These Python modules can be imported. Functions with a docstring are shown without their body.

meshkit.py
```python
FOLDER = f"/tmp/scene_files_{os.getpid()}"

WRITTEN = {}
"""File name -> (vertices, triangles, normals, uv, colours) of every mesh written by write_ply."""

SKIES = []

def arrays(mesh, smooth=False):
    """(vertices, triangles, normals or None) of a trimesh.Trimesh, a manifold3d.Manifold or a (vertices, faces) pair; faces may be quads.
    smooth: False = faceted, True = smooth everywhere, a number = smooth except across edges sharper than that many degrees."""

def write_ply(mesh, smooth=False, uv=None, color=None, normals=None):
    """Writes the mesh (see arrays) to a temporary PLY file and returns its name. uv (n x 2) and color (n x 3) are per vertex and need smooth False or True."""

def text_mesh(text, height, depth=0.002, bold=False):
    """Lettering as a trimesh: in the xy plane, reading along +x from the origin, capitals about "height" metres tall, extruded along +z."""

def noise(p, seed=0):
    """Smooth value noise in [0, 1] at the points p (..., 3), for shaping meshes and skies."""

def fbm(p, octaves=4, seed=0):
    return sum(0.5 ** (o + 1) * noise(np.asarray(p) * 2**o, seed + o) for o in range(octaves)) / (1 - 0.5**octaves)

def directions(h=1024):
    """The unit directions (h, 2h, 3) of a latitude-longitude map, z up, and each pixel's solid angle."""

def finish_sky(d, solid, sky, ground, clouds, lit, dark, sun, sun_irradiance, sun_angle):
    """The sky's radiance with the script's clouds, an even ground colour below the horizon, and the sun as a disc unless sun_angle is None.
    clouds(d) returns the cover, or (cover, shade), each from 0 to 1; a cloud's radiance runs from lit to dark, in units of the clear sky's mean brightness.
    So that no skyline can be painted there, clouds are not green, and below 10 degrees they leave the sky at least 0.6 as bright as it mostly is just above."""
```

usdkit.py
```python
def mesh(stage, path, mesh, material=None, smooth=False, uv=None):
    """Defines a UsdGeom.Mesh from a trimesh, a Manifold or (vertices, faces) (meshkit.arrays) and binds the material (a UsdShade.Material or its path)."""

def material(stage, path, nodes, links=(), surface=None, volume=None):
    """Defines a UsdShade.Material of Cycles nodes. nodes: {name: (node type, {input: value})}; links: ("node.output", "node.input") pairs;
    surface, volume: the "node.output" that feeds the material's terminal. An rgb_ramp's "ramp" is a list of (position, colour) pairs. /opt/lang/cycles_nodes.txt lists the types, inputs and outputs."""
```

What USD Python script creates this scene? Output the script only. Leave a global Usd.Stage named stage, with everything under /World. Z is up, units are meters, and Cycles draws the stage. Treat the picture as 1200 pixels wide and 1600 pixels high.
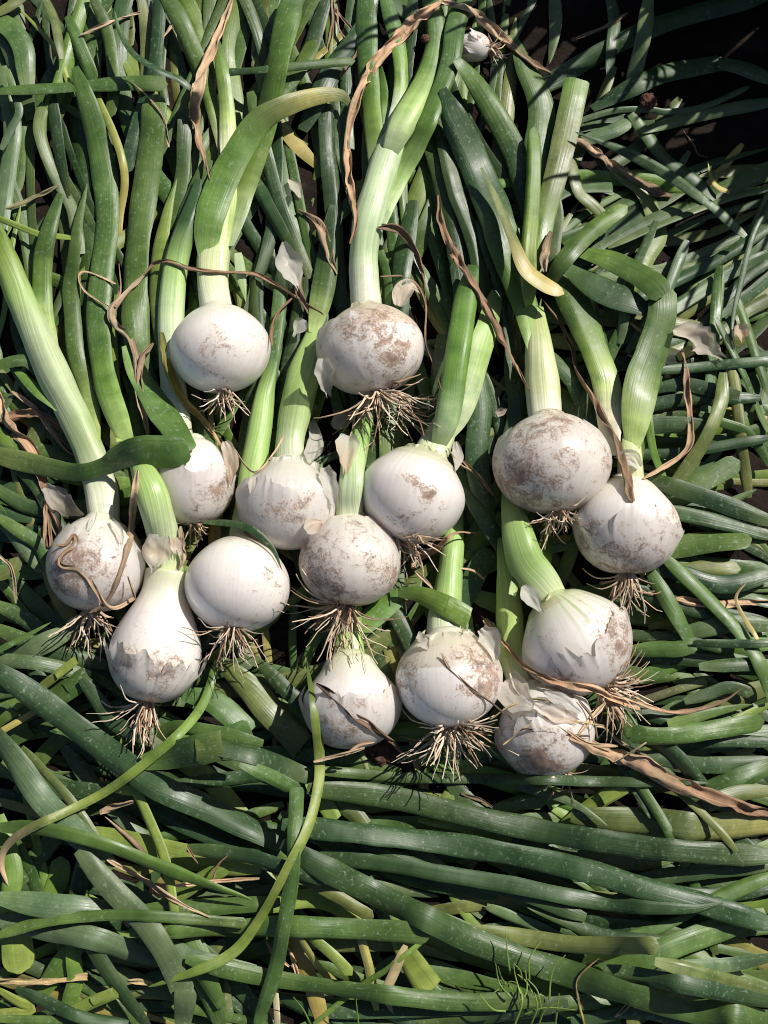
import math, re, random
import numpy as np
import usdkit, meshkit
from pxr import Usd, UsdGeom, UsdLux, UsdShade, Sdf, Gf, Vt

stage = Usd.Stage.CreateInMemory()
UsdGeom.SetStageUpAxis(stage, UsdGeom.Tokens.z)
UsdGeom.SetStageMetersPerUnit(stage, 1.0)
UsdGeom.Xform.Define(stage, '/World')
UsdGeom.Scope.Define(stage, '/World/Looks')
RNG = np.random.default_rng(7)

# ---------------------------------------------------------------- camera, sky, sun
D, TILT, Z0 = 0.95, math.radians(9), 0.055
SUN_EL, SUN_AZ = math.radians(44), math.radians(40)      # azimuth from +x towards +y
EXPOSURE = 0.30
CT, ST = math.cos(TILT), math.sin(TILT)
CAM = np.array([0.0, -D * ST, Z0 + D * CT])
cam = UsdGeom.Camera.Define(stage, '/World/camera')
cam.AddTranslateOp().Set(Gf.Vec3d(*CAM))
cam.AddRotateXOp().Set(math.degrees(TILT))
cam.CreateHorizontalApertureAttr(27.0)
cam.CreateVerticalApertureAttr(36.0)
cam.CreateFocalLengthAttr(27.0 * D / 0.6)
cam.CreateClippingRangeAttr(Gf.Vec2f(0.01, 200))
cam.CreateExposureAttr(EXPOSURE)

SUN = np.array([math.cos(SUN_EL) * math.cos(SUN_AZ), math.cos(SUN_EL) * math.sin(SUN_AZ), math.sin(SUN_EL)])
sky_mat = usdkit.material(stage, '/World/Looks/sky_air', {
    's': ('sky_texture', {'sky_type': 'single_scattering', 'sun_disc': False, 'sun_elevation': SUN_EL, 'sun_rotation': math.atan2(SUN[0], SUN[1])}),
    'b': ('background_shader', {'strength': 0.05})}, [('s.color', 'b.color')], surface='b.background')
dome = UsdLux.DomeLight.Define(stage, '/World/sky')
UsdShade.MaterialBindingAPI.Apply(dome.GetPrim()).Bind(sky_mat)
dome.GetPrim().SetCustomDataByKey('kind', 'structure')
sun = UsdLux.DistantLight.Define(stage, '/World/sun')
sun.CreateIntensityAttr(1.25); sun.CreateAngleAttr(0.53); sun.CreateNormalizeAttr(True); sun.CreateColorAttr(Gf.Vec3f(1.0, 0.955, 0.89))
_z = SUN; _x = np.cross([0, 0, 1], _z); _x /= np.linalg.norm(_x); _y = np.cross(_z, _x)
sun.AddTransformOp().Set(Gf.Matrix4d(*_x, 0, *_y, 0, *_z, 0, 0, 0, 4, 1))

# ---------------------------------------------------------------- materials
def mat(name, nodes, links, surface):
    return usdkit.material(stage, '/World/Looks/' + name, nodes, links, surface=surface)

def leaf_like(name, rough, spec, speck, streak, bump, speck_col, blotch=0.35):
    """colour from the mesh's own 'col' primvar (pale base, green blade, dry tip), fine veins along the blade, wax flecks"""
    return mat(name, {
        'c': ('attribute', {'attribute': 'col'}),
        'uv': ('texture_coordinate', {}),
        'm1': ('mapping', {'scale': (9, 1500, 1)}),
        'n1': ('noise_texture', {'scale': 1.0, 'detail': 3.0, 'roughness': 0.6}),
        'r1': ('rgb_ramp', {'ramp': [(0.25, (1 - streak,) * 3), (0.75, (1 + streak * .6,) * 3)]}),
        'x1': ('mix', {'mix_type': 'multiply', 'fac': 1.0}),
        'm2': ('mapping', {'scale': (55, 70, 1)}),
        'n2': ('noise_texture', {'scale': 1.0, 'detail': 4.0, 'roughness': 0.62}),
        'r2': ('rgb_ramp', {'ramp': [(0.3, (1 - blotch, 1 - blotch * .85, 1 - blotch * .9)), (0.72, (1 + blotch * .45, 1 + blotch * .3, 1 + blotch * .35))]}),
        'x2': ('mix', {'mix_type': 'multiply', 'fac': 1.0}),
        'm3': ('mapping', {'scale': (260, 620, 1)}),
        'n3': ('noise_texture', {'scale': 1.0, 'detail': 5.0, 'roughness': 0.7}),
        'r3': ('rgb_ramp', {'ramp': [(0.0, (0, 0, 0)), (0.56, (0, 0, 0)), (0.65, (speck,) * 3), (1.0, (speck,) * 3)]}),
        'x3': ('mix', {'mix_type': 'mix', 'color2': speck_col}),
        'm4': ('mapping', {'scale': (22, 30, 1), 'location': (5.3, 1.7, 0)}),
        'n4': ('noise_texture', {'scale': 1.0, 'detail': 3.0}),
        'r4': ('rgb_ramp', {'ramp': [(0.40, (0.05,) * 3), (0.56, (1, 1, 1))]}),
        'k': ('mix', {'mix_type': 'multiply', 'fac': 1.0}),
        'bp': ('bump', {'strength': bump, 'distance': 0.0006}),
        'rr': ('rgb_ramp', {'ramp': [(0.3, (rough - .1,) * 3), (0.7, (rough + .14,) * 3)]}),
        'p': ('principled_bsdf', {'specular_ior_level': spec, 'roughness': rough}),
    }, [('uv.UV', 'm1.vector'), ('m1.vector', 'n1.vector'), ('n1.fac', 'r1.fac'), ('c.color', 'x1.color1'), ('r1.color', 'x1.color2'),
        ('uv.UV', 'm2.vector'), ('m2.vector', 'n2.vector'), ('n2.fac', 'r2.fac'), ('x1.color', 'x2.color1'), ('r2.color', 'x2.color2'),
        ('uv.UV', 'm3.vector'), ('m3.vector', 'n3.vector'), ('n3.fac', 'r3.fac'), ('x2.color', 'x3.color1'),
        ('uv.UV', 'm4.vector'), ('m4.vector', 'n4.vector'), ('n4.fac', 'r4.fac'), ('r3.color', 'k.color1'), ('r4.color', 'k.color2'), ('k.color', 'x3.fac'),
        ('n1.fac', 'bp.height'), ('bp.normal', 'p.normal'), ('n2.fac', 'rr.fac'), ('rr.color', 'p.roughness'), ('x3.color', 'p.base_color')], 'p.BSDF')

M_LEAF = leaf_like('green_leaf', 0.43, 0.42, 0.40, 0.20, 0.45, (0.34, 0.40, 0.31), 0.42)
M_NECK = leaf_like('pale_neck', 0.40, 0.40, 0.30, 0.30, 0.5, (0.30, 0.20, 0.12), 0.12)
M_DRY = leaf_like('dry_leaf', 0.72, 0.2, 0.6, 0.55, 0.9, (0.10, 0.055, 0.03), 0.45)
M_ROOT = leaf_like('root_fibre', 0.7, 0.2, 0.6, 0.2, 0.5, (0.10, 0.06, 0.035), 0.4)

def bulb_mat(name, rough, alpha=None, coat=.35, spec=.6):
    nodes = {
        'c': ('attribute', {'attribute': 'col'}), 'd': ('attribute', {'attribute': 'dirt'}),
        'uv': ('texture_coordinate', {}), 'g': ('geometry', {}),
        'm1': ('mapping', {'scale': (95, 1.2, 1)}), 'n1': ('noise_texture', {'scale': 1.0, 'detail': 3.0, 'roughness': 0.6, 'distortion': 0.3}),
        'r1': ('rgb_ramp', {'ramp': [(0.25, (0.91, 0.90, 0.86)), (0.62, (1.02, 1.02, 1.02))]}),
        'x1': ('mix', {'mix_type': 'multiply', 'fac': 1.0}),
        'n0': ('noise_texture', {'scale': 26.0, 'detail': 3.0}), 'r0': ('rgb_ramp', {'ramp': [(0.3, (0.93, 0.90, 0.92)), (0.7, (1.03, 1.02, 0.99))]}),
        'x0': ('mix', {'mix_type': 'multiply', 'fac': 1.0}),
        # soil: specks and crusts where the 'dirt' primvar says that the bulb lay in the earth
        'n2': ('noise_texture', {'scale': 620.0, 'detail': 4.0, 'roughness': 0.65}),
        'n3': ('noise_texture', {'scale': 85.0, 'detail': 8.0, 'roughness': 0.74, 'distortion': 0.7}),
        'a1': ('math', {'math_type': 'multiply_add', 'value2': 0.32, 'value3': 0.0}),
        'a2': ('math', {'math_type': 'multiply_add', 'value2': 0.68}),
        'a3': ('math', {'math_type': 'multiply_add', 'value2': 0.125}),
        'rd': ('rgb_ramp', {'ramp': [(0.0, (0, 0, 0)), (0.605, (0, 0, 0)), (0.70, (0.80,) * 3), (1, (0.92,) * 3)]}),
        'n5': ('noise_texture', {'scale': 210.0, 'detail': 2.0}), 'r5': ('rgb_ramp', {'ramp': [(0.35, (0.10, 0.055, 0.034)), (0.65, (0.33, 0.19, 0.115))]}),
        'xd': ('mix', {'mix_type': 'mix'}),
        'rs': ('rgb_ramp', {'ramp': [(0.0, (0, 0, 0)), (0.52, (0, 0, 0)), (0.76, (0.30,) * 3), (1, (0.36,) * 3)]}),
        'xs': ('mix', {'mix_type': 'mix', 'color2': (0.52, 0.35, 0.245)}),
        'bh': ('math', {'math_type': 'multiply_add', 'value2': 1.4}),
        'bp': ('bump', {'strength': 0.16, 'distance': 0.0006}),
        'rr': ('rgb_ramp', {'ramp': [(0.0, (rough,) * 3), (0.5, (0.85,) * 3)]}),
        'p': ('principled_bsdf', {'specular_ior_level': spec, 'coat_weight': coat, 'coat_roughness': 0.22, 'subsurface_weight': 0.22, 'subsurface_radius': (1.0, 0.75, 0.5), 'subsurface_scale': 0.004}),
    }
    links = [('uv.UV', 'm1.vector'), ('m1.vector', 'n1.vector'), ('n1.fac', 'r1.fac'), ('c.color', 'x1.color1'), ('r1.color', 'x1.color2'),
             ('g.position', 'n0.vector'), ('n0.fac', 'r0.fac'), ('x1.color', 'x0.color1'), ('r0.color', 'x0.color2'),
             ('g.position', 'n2.vector'), ('g.position', 'n3.vector'), ('g.position', 'n5.vector'),
             ('n2.fac', 'a1.value1'), ('n3.fac', 'a2.value1'), ('a1.value', 'a2.value3'), ('d.fac', 'a3.value1'), ('a2.value', 'a3.value3'),
             ('a3.value', 'rs.fac'), ('x0.color', 'xs.color1'), ('rs.color', 'xs.fac'),
             ('a3.value', 'rd.fac'), ('n5.fac', 'r5.fac'), ('xs.color', 'xd.color1'), ('r5.color', 'xd.color2'), ('rd.color', 'xd.fac'),
             ('rd.color', 'rr.fac'), ('rr.color', 'p.roughness'), ('rd.color', 'bh.value1'), ('n1.fac', 'bh.value3'), ('bh.value', 'bp.height'), ('bp.normal', 'p.normal'),
             ('xd.color', 'p.base_color')]
    surf = 'p.BSDF'
    if alpha is not None:                                   # papery skin: thin, some light goes through
        nodes.update({'t': ('translucent_bsdf', {'color': (0.75, 0.68, 0.58)}), 'tr': ('transparent_bsdf', {}), 'mx': ('mix_closure', {'fac': 0.16}), 'mt': ('mix_closure', {'fac': alpha})})
        links += [('p.BSDF', 'mx.closure1'), ('t.BSDF', 'mx.closure2'), ('mx.closure', 'mt.closure1'), ('tr.BSDF', 'mt.closure2')]
        surf = 'mt.closure'
    return mat(name, nodes, links, surf)

M_BULB = bulb_mat('onion_bulb', 0.33)
M_SKIN = bulb_mat('papery_skin', 0.36, 0.06)
M_FLAP = bulb_mat('loose_skin', 0.55, 0.22, 0.05, 0.35)

M_SOIL = mat('soil', {
    'g': ('geometry', {}), 'n1': ('noise_texture', {'scale': 45.0, 'detail': 8.0, 'roughness': 0.7}), 'n2': ('noise_texture', {'scale': 380.0, 'detail': 4.0, 'roughness': 0.7}),
    'r': ('rgb_ramp', {'ramp': [(0.25, (0.008, 0.006, 0.0045)), (0.55, (0.018, 0.012, 0.009)), (0.8, (0.05, 0.033, 0.024))]}),
    'a': ('math', {'math_type': 'multiply_add', 'value2': 0.4}), 'bp': ('bump', {'strength': 0.9, 'distance': 0.004}),
    'p': ('principled_bsdf', {'roughness': 0.95, 'specular_ior_level': 0.15})},
    [('g.position', 'n1.vector'), ('g.position', 'n2.vector'), ('n2.fac', 'a.value1'), ('n1.fac', 'a.value3'), ('a.value', 'bp.height'), ('bp.normal', 'p.normal'),
     ('n1.fac', 'r.fac'), ('r.color', 'p.base_color')], 'p.BSDF')

# ---------------------------------------------------------------- prims
NAMES = {}
def path_for(name, parent='/World'):
    k = NAMES.get((parent, name), 0); NAMES[(parent, name)] = k + 1
    return f'{parent}/{name}' if k == 0 else f'{parent}/{name}_{k:03d}'

def tag(prim, label=None, cat=None, group=None, kind=None):
    for k, v in (('label', label), ('category', cat), ('group', group), ('kind', kind)):
        if v: prim.SetCustomDataByKey(k, v)
    return prim

def put(name, v, f, material, parent='/World', origin=None, col=None, dirt=None, uv=None):
    v = np.asarray(v, float); f = np.asarray(f, int)
    o = np.zeros(3) if origin is None else np.asarray(origin, float)
    p = path_for(name, parent)
    m = usdkit.mesh(stage, p, (v - o, f), material, smooth=True, uv=uv)
    api = UsdGeom.PrimvarsAPI(m)
    if col is not None:
        api.CreatePrimvar('col', Sdf.ValueTypeNames.Color3fArray, 'vertex').Set(Vt.Vec3fArray.FromNumpy(np.ascontiguousarray(np.clip(col, 0, 1), np.float32)))
    if dirt is not None:
        api.CreatePrimvar('dirt', Sdf.ValueTypeNames.FloatArray, 'vertex').Set(Vt.FloatArray.FromNumpy(np.ascontiguousarray(dirt, np.float32)))
    if parent == '/World' and origin is not None:
        m.AddTranslateOp().Set(Gf.Vec3d(*map(float, o)))
    return m.GetPrim()

def thing(name, label, cat, loc, group=None):
    x = UsdGeom.Xform.Define(stage, path_for(name)); x.AddTranslateOp().Set(Gf.Vec3d(*map(float, loc)))
    return tag(x.GetPrim(), label, cat, group)

# ---------------------------------------------------------------- from photograph to place
PXS = 0.3 / 600 / D                                       # tangent per photograph pixel
def world(px, py, z):
    """the point at height z that the photograph shows at pixel (px, py)"""
    dx, dy = (np.asarray(px, float) - 600) * PXS, (800 - np.asarray(py, float)) * PXS
    d = np.stack([dx, dy * CT + ST, dy * ST - CT], -1)    # camera ray, tilted about x
    k = (np.asarray(z) - CAM[2]) / d[..., 2]
    return CAM + d * k[..., None]

def mpp(z): return PXS * (CAM[2] - z)                       # metres per pixel at height z

# ---------------------------------------------------------------- the heap's height, to lay things on one another
G = 0.003
X0, X1, Y0, Y1 = -0.62, 0.62, -0.72, 0.75
NX, NY = int((X1 - X0) / G), int((Y1 - Y0) / G)
def soil_z(x, y):
    p = np.stack([np.asarray(x, float), np.asarray(y, float), np.zeros_like(x, float)], -1)
    z = (meshkit.fbm(p * 14, 4, 3) - .5) * 0.030 + (meshkit.fbm(p * 60, 3, 9) - .5) * 0.010
    hollow = np.exp(-(((np.asarray(x) - 0.30) / .20) ** 2 + ((np.asarray(y) - 0.36) / .16) ** 2))
    return z - 0.025 * hollow
_gx, _gy = np.meshgrid(X0 + (np.arange(NX) + .5) * G, Y0 + (np.arange(NY) + .5) * G, indexing='ij')
HM = soil_z(_gx, _gy)
def ij(x, y):
    return (np.clip(((np.asarray(x) - X0) / G).astype(int), 0, NX - 1), np.clip(((np.asarray(y) - Y0) / G).astype(int), 0, NY - 1))

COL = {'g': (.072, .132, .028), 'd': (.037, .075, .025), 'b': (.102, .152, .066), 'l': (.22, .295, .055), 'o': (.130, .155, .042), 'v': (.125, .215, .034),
       'Y': (.37, .31, .085), 't': (.56, .40, .25), 'n': (.30, .195, .12), 'k': (.095, .062, .045), 's': (.47, .38, .20), 'w': (.51, .57, .31), 'W': (.63, .62, .45), 'p': (.34, .46, .14)}
CNAME = {'g': 'mid green', 'd': 'dark green', 'b': 'bluish green', 'l': 'light yellow-green', 'o': 'olive green', 'v': 'bright green', 'Y': 'yellow', 't': 'peach-tan', 'n': 'brown',
         'k': 'dark brown', 's': 'straw-coloured', 'w': 'pale', 'W': 'whitish', 'p': 'pale green'}

def dense(pts, step=7.0):
    """smooth curve through pixel points (x, y, w), resampled"""
    P = np.asarray(pts, float)
    if len(P) == 2: P = np.vstack([P[0], (P[0] + P[1]) / 2, P[1]])
    Q = np.vstack([2 * P[0] - P[1], P, 2 * P[-1] - P[-2]])
    out = []
    for i in range(1, len(Q) - 2):
        a, b, c, d = Q[i - 1:i + 3]
        n = max(3, int(np.hypot(*(c - b)[:2]) / 3))
        L = np.hypot(*(c - b)[:2]) + 1e-9
        m1 = (c - a) / (np.hypot(*(c - a)[:2]) + 1e-9) * L; m2 = (d - b) / (np.hypot(*(d - b)[:2]) + 1e-9) * L
        t = np.linspace(0, 1, n, endpoint=False)[:, None]
        out.append((2 * t**3 - 3 * t**2 + 1) * b + (t**3 - 2 * t**2 + t) * m1 + (-2 * t**3 + 3 * t**2) * c + (t**3 - t**2) * m2)
    out = np.vstack(out + [Q[-2][None]])
    s = np.r_[0, np.cumsum(np.hypot(*np.diff(out[:, :2], axis=0).T))]
    n = max(8, int(s[-1] / step) + 1)
    t = np.linspace(0, s[-1], n)
    return np.stack([np.interp(t, s, out[:, k]) for k in range(3)], 1)

def end_profile(n, length, w, ends, taper):
    """multiplier of the width along the blade for its two ends: p pointed, c cut, r rounded, - runs on"""
    s = np.linspace(0, length, n); m = np.ones(n)
    for e, d in ((ends[0], s), (ends[1], length - s)):
        if e == 'p':
            L = min(taper, length * .85); m *= np.clip(0.05 + 0.95 * np.clip(d / L, 0, 1) ** 0.62, 0, 1)
        elif e == 'r':
            L = w * .55; q = np.clip(d / L, 0, 1); m *= np.sqrt(np.clip(1 - (1 - q) ** 2, 0.01, 1))
    return m

def lay(P, thick, z_start=None, lift=0.0, stiff=70, press=0.0015):
    """heights along a pixel path that rests on the heap; returns world points, half widths"""
    z = np.full(len(P), 0.04)
    for it in range(3):
        xyz = world(P[:, 0], P[:, 1], z)
        hw = P[:, 2] * mpp(z) / 2
        T = np.gradient(xyz[:, :2], axis=0); T /= np.linalg.norm(T, axis=1, keepdims=True) + 1e-9
        S = np.stack([-T[:, 1], T[:, 0]], 1)
        sup = np.max([HM[ij(xyz[:, 0] + S[:, 0] * hw * k, xyz[:, 1] + S[:, 1] * hw * k)] for k in (-.6, 0, .6)], axis=0)
        zm = sup + hw * thick - press + lift
        if z_start is not None: zm[0] = max(zm[0], z_start) if it else z_start
        zz = zm.copy()
        for _ in range(stiff):
            q = zz.copy(); q[1:-1] = (zz[:-2] + zz[2:]) / 2
            q[0], q[-1] = (zz[1] if z_start is None else z_start), zz[-2] - 0.0003
            zz = np.maximum(zm, q)
            if z_start is not None: zz[0] = z_start
        k = np.array([1, 2, 3, 2, 1.]) / 9
        z = np.convolve(np.pad(zz, 2, mode='edge'), k, mode='valid')
        if z_start is not None: z[0] = z_start
    xyz = world(P[:, 0], P[:, 1], z)
    return xyz, P[:, 2] * mpp(z) / 2

def press_in(xyz, hw, thick):
    T = np.gradient(xyz[:, :2], axis=0); T /= np.linalg.norm(T, axis=1, keepdims=True) + 1e-9
    S = np.stack([-T[:, 1], T[:, 0]], 1)
    n = max(2, int(2 * hw.max() / (G * .7)))
    for k in np.linspace(-.95, .95, n):
        i, j = ij(xyz[:, 0] + S[:, 0] * hw * k, xyz[:, 1] + S[:, 1] * hw * k)
        np.maximum.at(HM, (i, j), xyz[:, 2] + hw * thick * math.sqrt(1 - k * k))

def sweep(xyz, hw, ht, roll=0.0, crease=0.0, sides=14, cut=(False, False), seed=0, wav=0.055, shape=0, fold=0):
    """a flattened hollow blade along xyz: hw, ht half width and half thickness per ring"""
    n = len(xyz); rng = np.random.default_rng(seed)
    T = np.gradient(xyz, axis=0); T /= np.linalg.norm(T, axis=1, keepdims=True) + 1e-12
    S = np.cross([0, 0, 1.0], T); S /= np.linalg.norm(S, axis=1, keepdims=True) + 1e-12
    N = np.cross(T, S)
    roll = np.broadcast_to(roll, n)[:, None]
    S, N = S * np.cos(roll) + N * np.sin(roll), N * np.cos(roll) - S * np.sin(roll)
    bend = np.r_[0, np.linalg.norm(np.diff(T, axis=0), axis=1)]; bend = np.convolve(bend, np.ones(3) / 3, 'same')
    pinch = np.clip(1 - 0.55 * bend / 0.5, 0.45, 1); ht = ht * pinch; hw = hw * (1 + 0.15 * (1 - pinch))
    th = np.linspace(-np.pi / 2, 1.5 * np.pi, sides + 1)
    ct, st = np.cos(th), np.sin(th)
    cx = np.sign(ct) * np.abs(ct) ** 0.86; cy = np.sign(st) * np.abs(st) ** 0.9
    if shape:
        cx = ct * (1 + 0 * ct); cy = np.sign(st) * np.clip(1 - np.abs(ct) ** shape, 0, 1) ** .9; cx = cx + rng.uniform(-.3, .3) * np.abs(cy) * (1 - np.abs(cx))
    crx = rng.uniform(-.35, .35)
    dent = 1 - crease * np.exp(-((cx - crx) / .22) ** 2) * (cy > 0)
    s = np.r_[0, np.cumsum(np.linalg.norm(np.diff(xyz, axis=0), axis=1))]
    ht = ht * (1 + (.75 * (meshkit.fbm(np.stack([s * 28, s * 0 + seed * 5.7, s * 0], -1), 2, 41) - .5) if shape else 0))
    w1 = 1 + wav * (meshkit.fbm(np.stack([s * 40, s * 0 + seed * 3.1, s * 0], -1), 2, seed % 97) - .5) * 3 - wav * .6
    lob = 1 + wav * 1.5 * np.sin(th * 2 + rng.uniform(0, 6))[None] + wav * np.sin(th * 3 + s[:, None] * 25 + rng.uniform(0, 6))
    V = xyz[:, None] + S[:, None] * (cx[None] * hw[:, None] * w1[:, None])[..., None] + N[:, None] * ((cy * dent)[None] * ht[:, None] * lob)[..., None]
    if fold:
        ph = meshkit.fbm(np.stack([s * 30, s * 0 + seed * 2.1, s * 0], -1), 3, 3)[:, None] * 9
        V = V + N[:, None] * (hw[:, None] * fold * (np.sin(cx[None] * 3.6 + ph) + .5 * np.sin(cx[None] * 8 + ph * 1.7)))[..., None]
    rings = [V[i] for i in range(n)]; us = list(s)
    def inner(idx, d):
        c = xyz[idx]; e = [(c + (V[idx] - c) * .86, 0.0), (c + (V[idx] - c) * .80 + T[idx] * d * .012, .012)]
        return e
    if cut[1]:
        # a slightly slanted, ragged rim with the hollow inside
        rag = 1 + 0 * th
        rings[-1] = rings[-1] + T[-1] * (np.sin(th + rng.uniform(0, 6)) * .15 + rng.uniform(-.05, .05, sides + 1))[:, None] * hw[-1]
        rings[-1][-1] = rings[-1][0]
        c = xyz[-1]
        rings.append(c + (rings[-1] - c) * [.88] ); us.append(s[-1] + .001)
        rings.append(c + (rings[-1] - c) * .85 - T[-1] * min(.02, s[-1] * .4)); us.append(s[-1] + .01)
    if cut[0]:
        rings[0] = rings[0] + T[0] * (np.sin(th + rng.uniform(0, 6)) * .15 + rng.uniform(-.05, .05, sides + 1))[:, None] * hw[0]
        rings[0][-1] = rings[0][0]
        c = xyz[0]
        a = c + (rings[0] - c) * .88
        rings = [c + (a - c) * .85 + T[0] * min(.02, s[-1] * .4), a] + rings; us = [-.01, -.001] + us
    V = np.array(rings); m = len(V)
    uoff, voff = rng.uniform(0, 9), rng.uniform(0, 9)
    per = 2.6 * float(np.mean(hw))
    uv = np.stack(np.broadcast_arrays((np.array(us) + uoff)[:, None], (voff + np.linspace(0, per, sides + 1))[None]), -1).reshape(-1, 2)
    i = np.arange(m - 1)[:, None] * (sides + 1) + np.arange(sides)[None]
    a, b, c, d = i, i + 1, i + sides + 2, i + sides + 1
    F = np.concatenate([np.stack([a, b, c], -1).reshape(-1, 3), np.stack([a, c, d], -1).reshape(-1, 3)])
    v = V.reshape(-1, 3)
    caps_v, caps_f, cuv = [], [], []
    for r, flip in ((0, True), (m - 1, False)):
        k = len(v) + len(caps_v); caps_v.append(V[r][:-1].mean(0)); cuv.append(uv[r * (sides + 1)])
        e = r * (sides + 1) + np.arange(sides)
        tri = np.stack([e, e + 1, np.full(sides, k)], -1)
        caps_f.append(tri[:, ::-1] if flip else tri)
    v = np.vstack([v, caps_v]); F = np.vstack([F] + caps_f); uv = np.vstack([uv, cuv])
    t = np.r_[np.repeat(np.clip(np.array(us) / s[-1], 0, 1), sides + 1), 0, 1]
    # the seam columns share normals only if welded: keep them at the underside, where they do not show
    return v, F[:, ::-1] if False else F, uv, t

def ramp(code, t, seed, var=0.16):
    parts = code.split('>'); C = np.array([COL[c] for c in parts])
    if len(parts) == 1: col = np.tile(C[0], (len(t), 1))
    else:
        x = np.linspace(0, 1, len(parts)); col = np.stack([np.interp(t, x, C[:, k]) for k in range(3)], 1)
    rng = np.random.default_rng(seed + 5)
    k = 1 + rng.uniform(-var, var); h = rng.uniform(-.10, .10)
    return col * k * np.array([1 + h, 1, 1 - h * .5])

def parse(s, w):
    out = []
    for tok in s.split():
        q = [float(x) for x in tok.split(',')]
        out.append((q[0], q[1], q[2] if len(q) > 2 else w))
    return out

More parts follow.
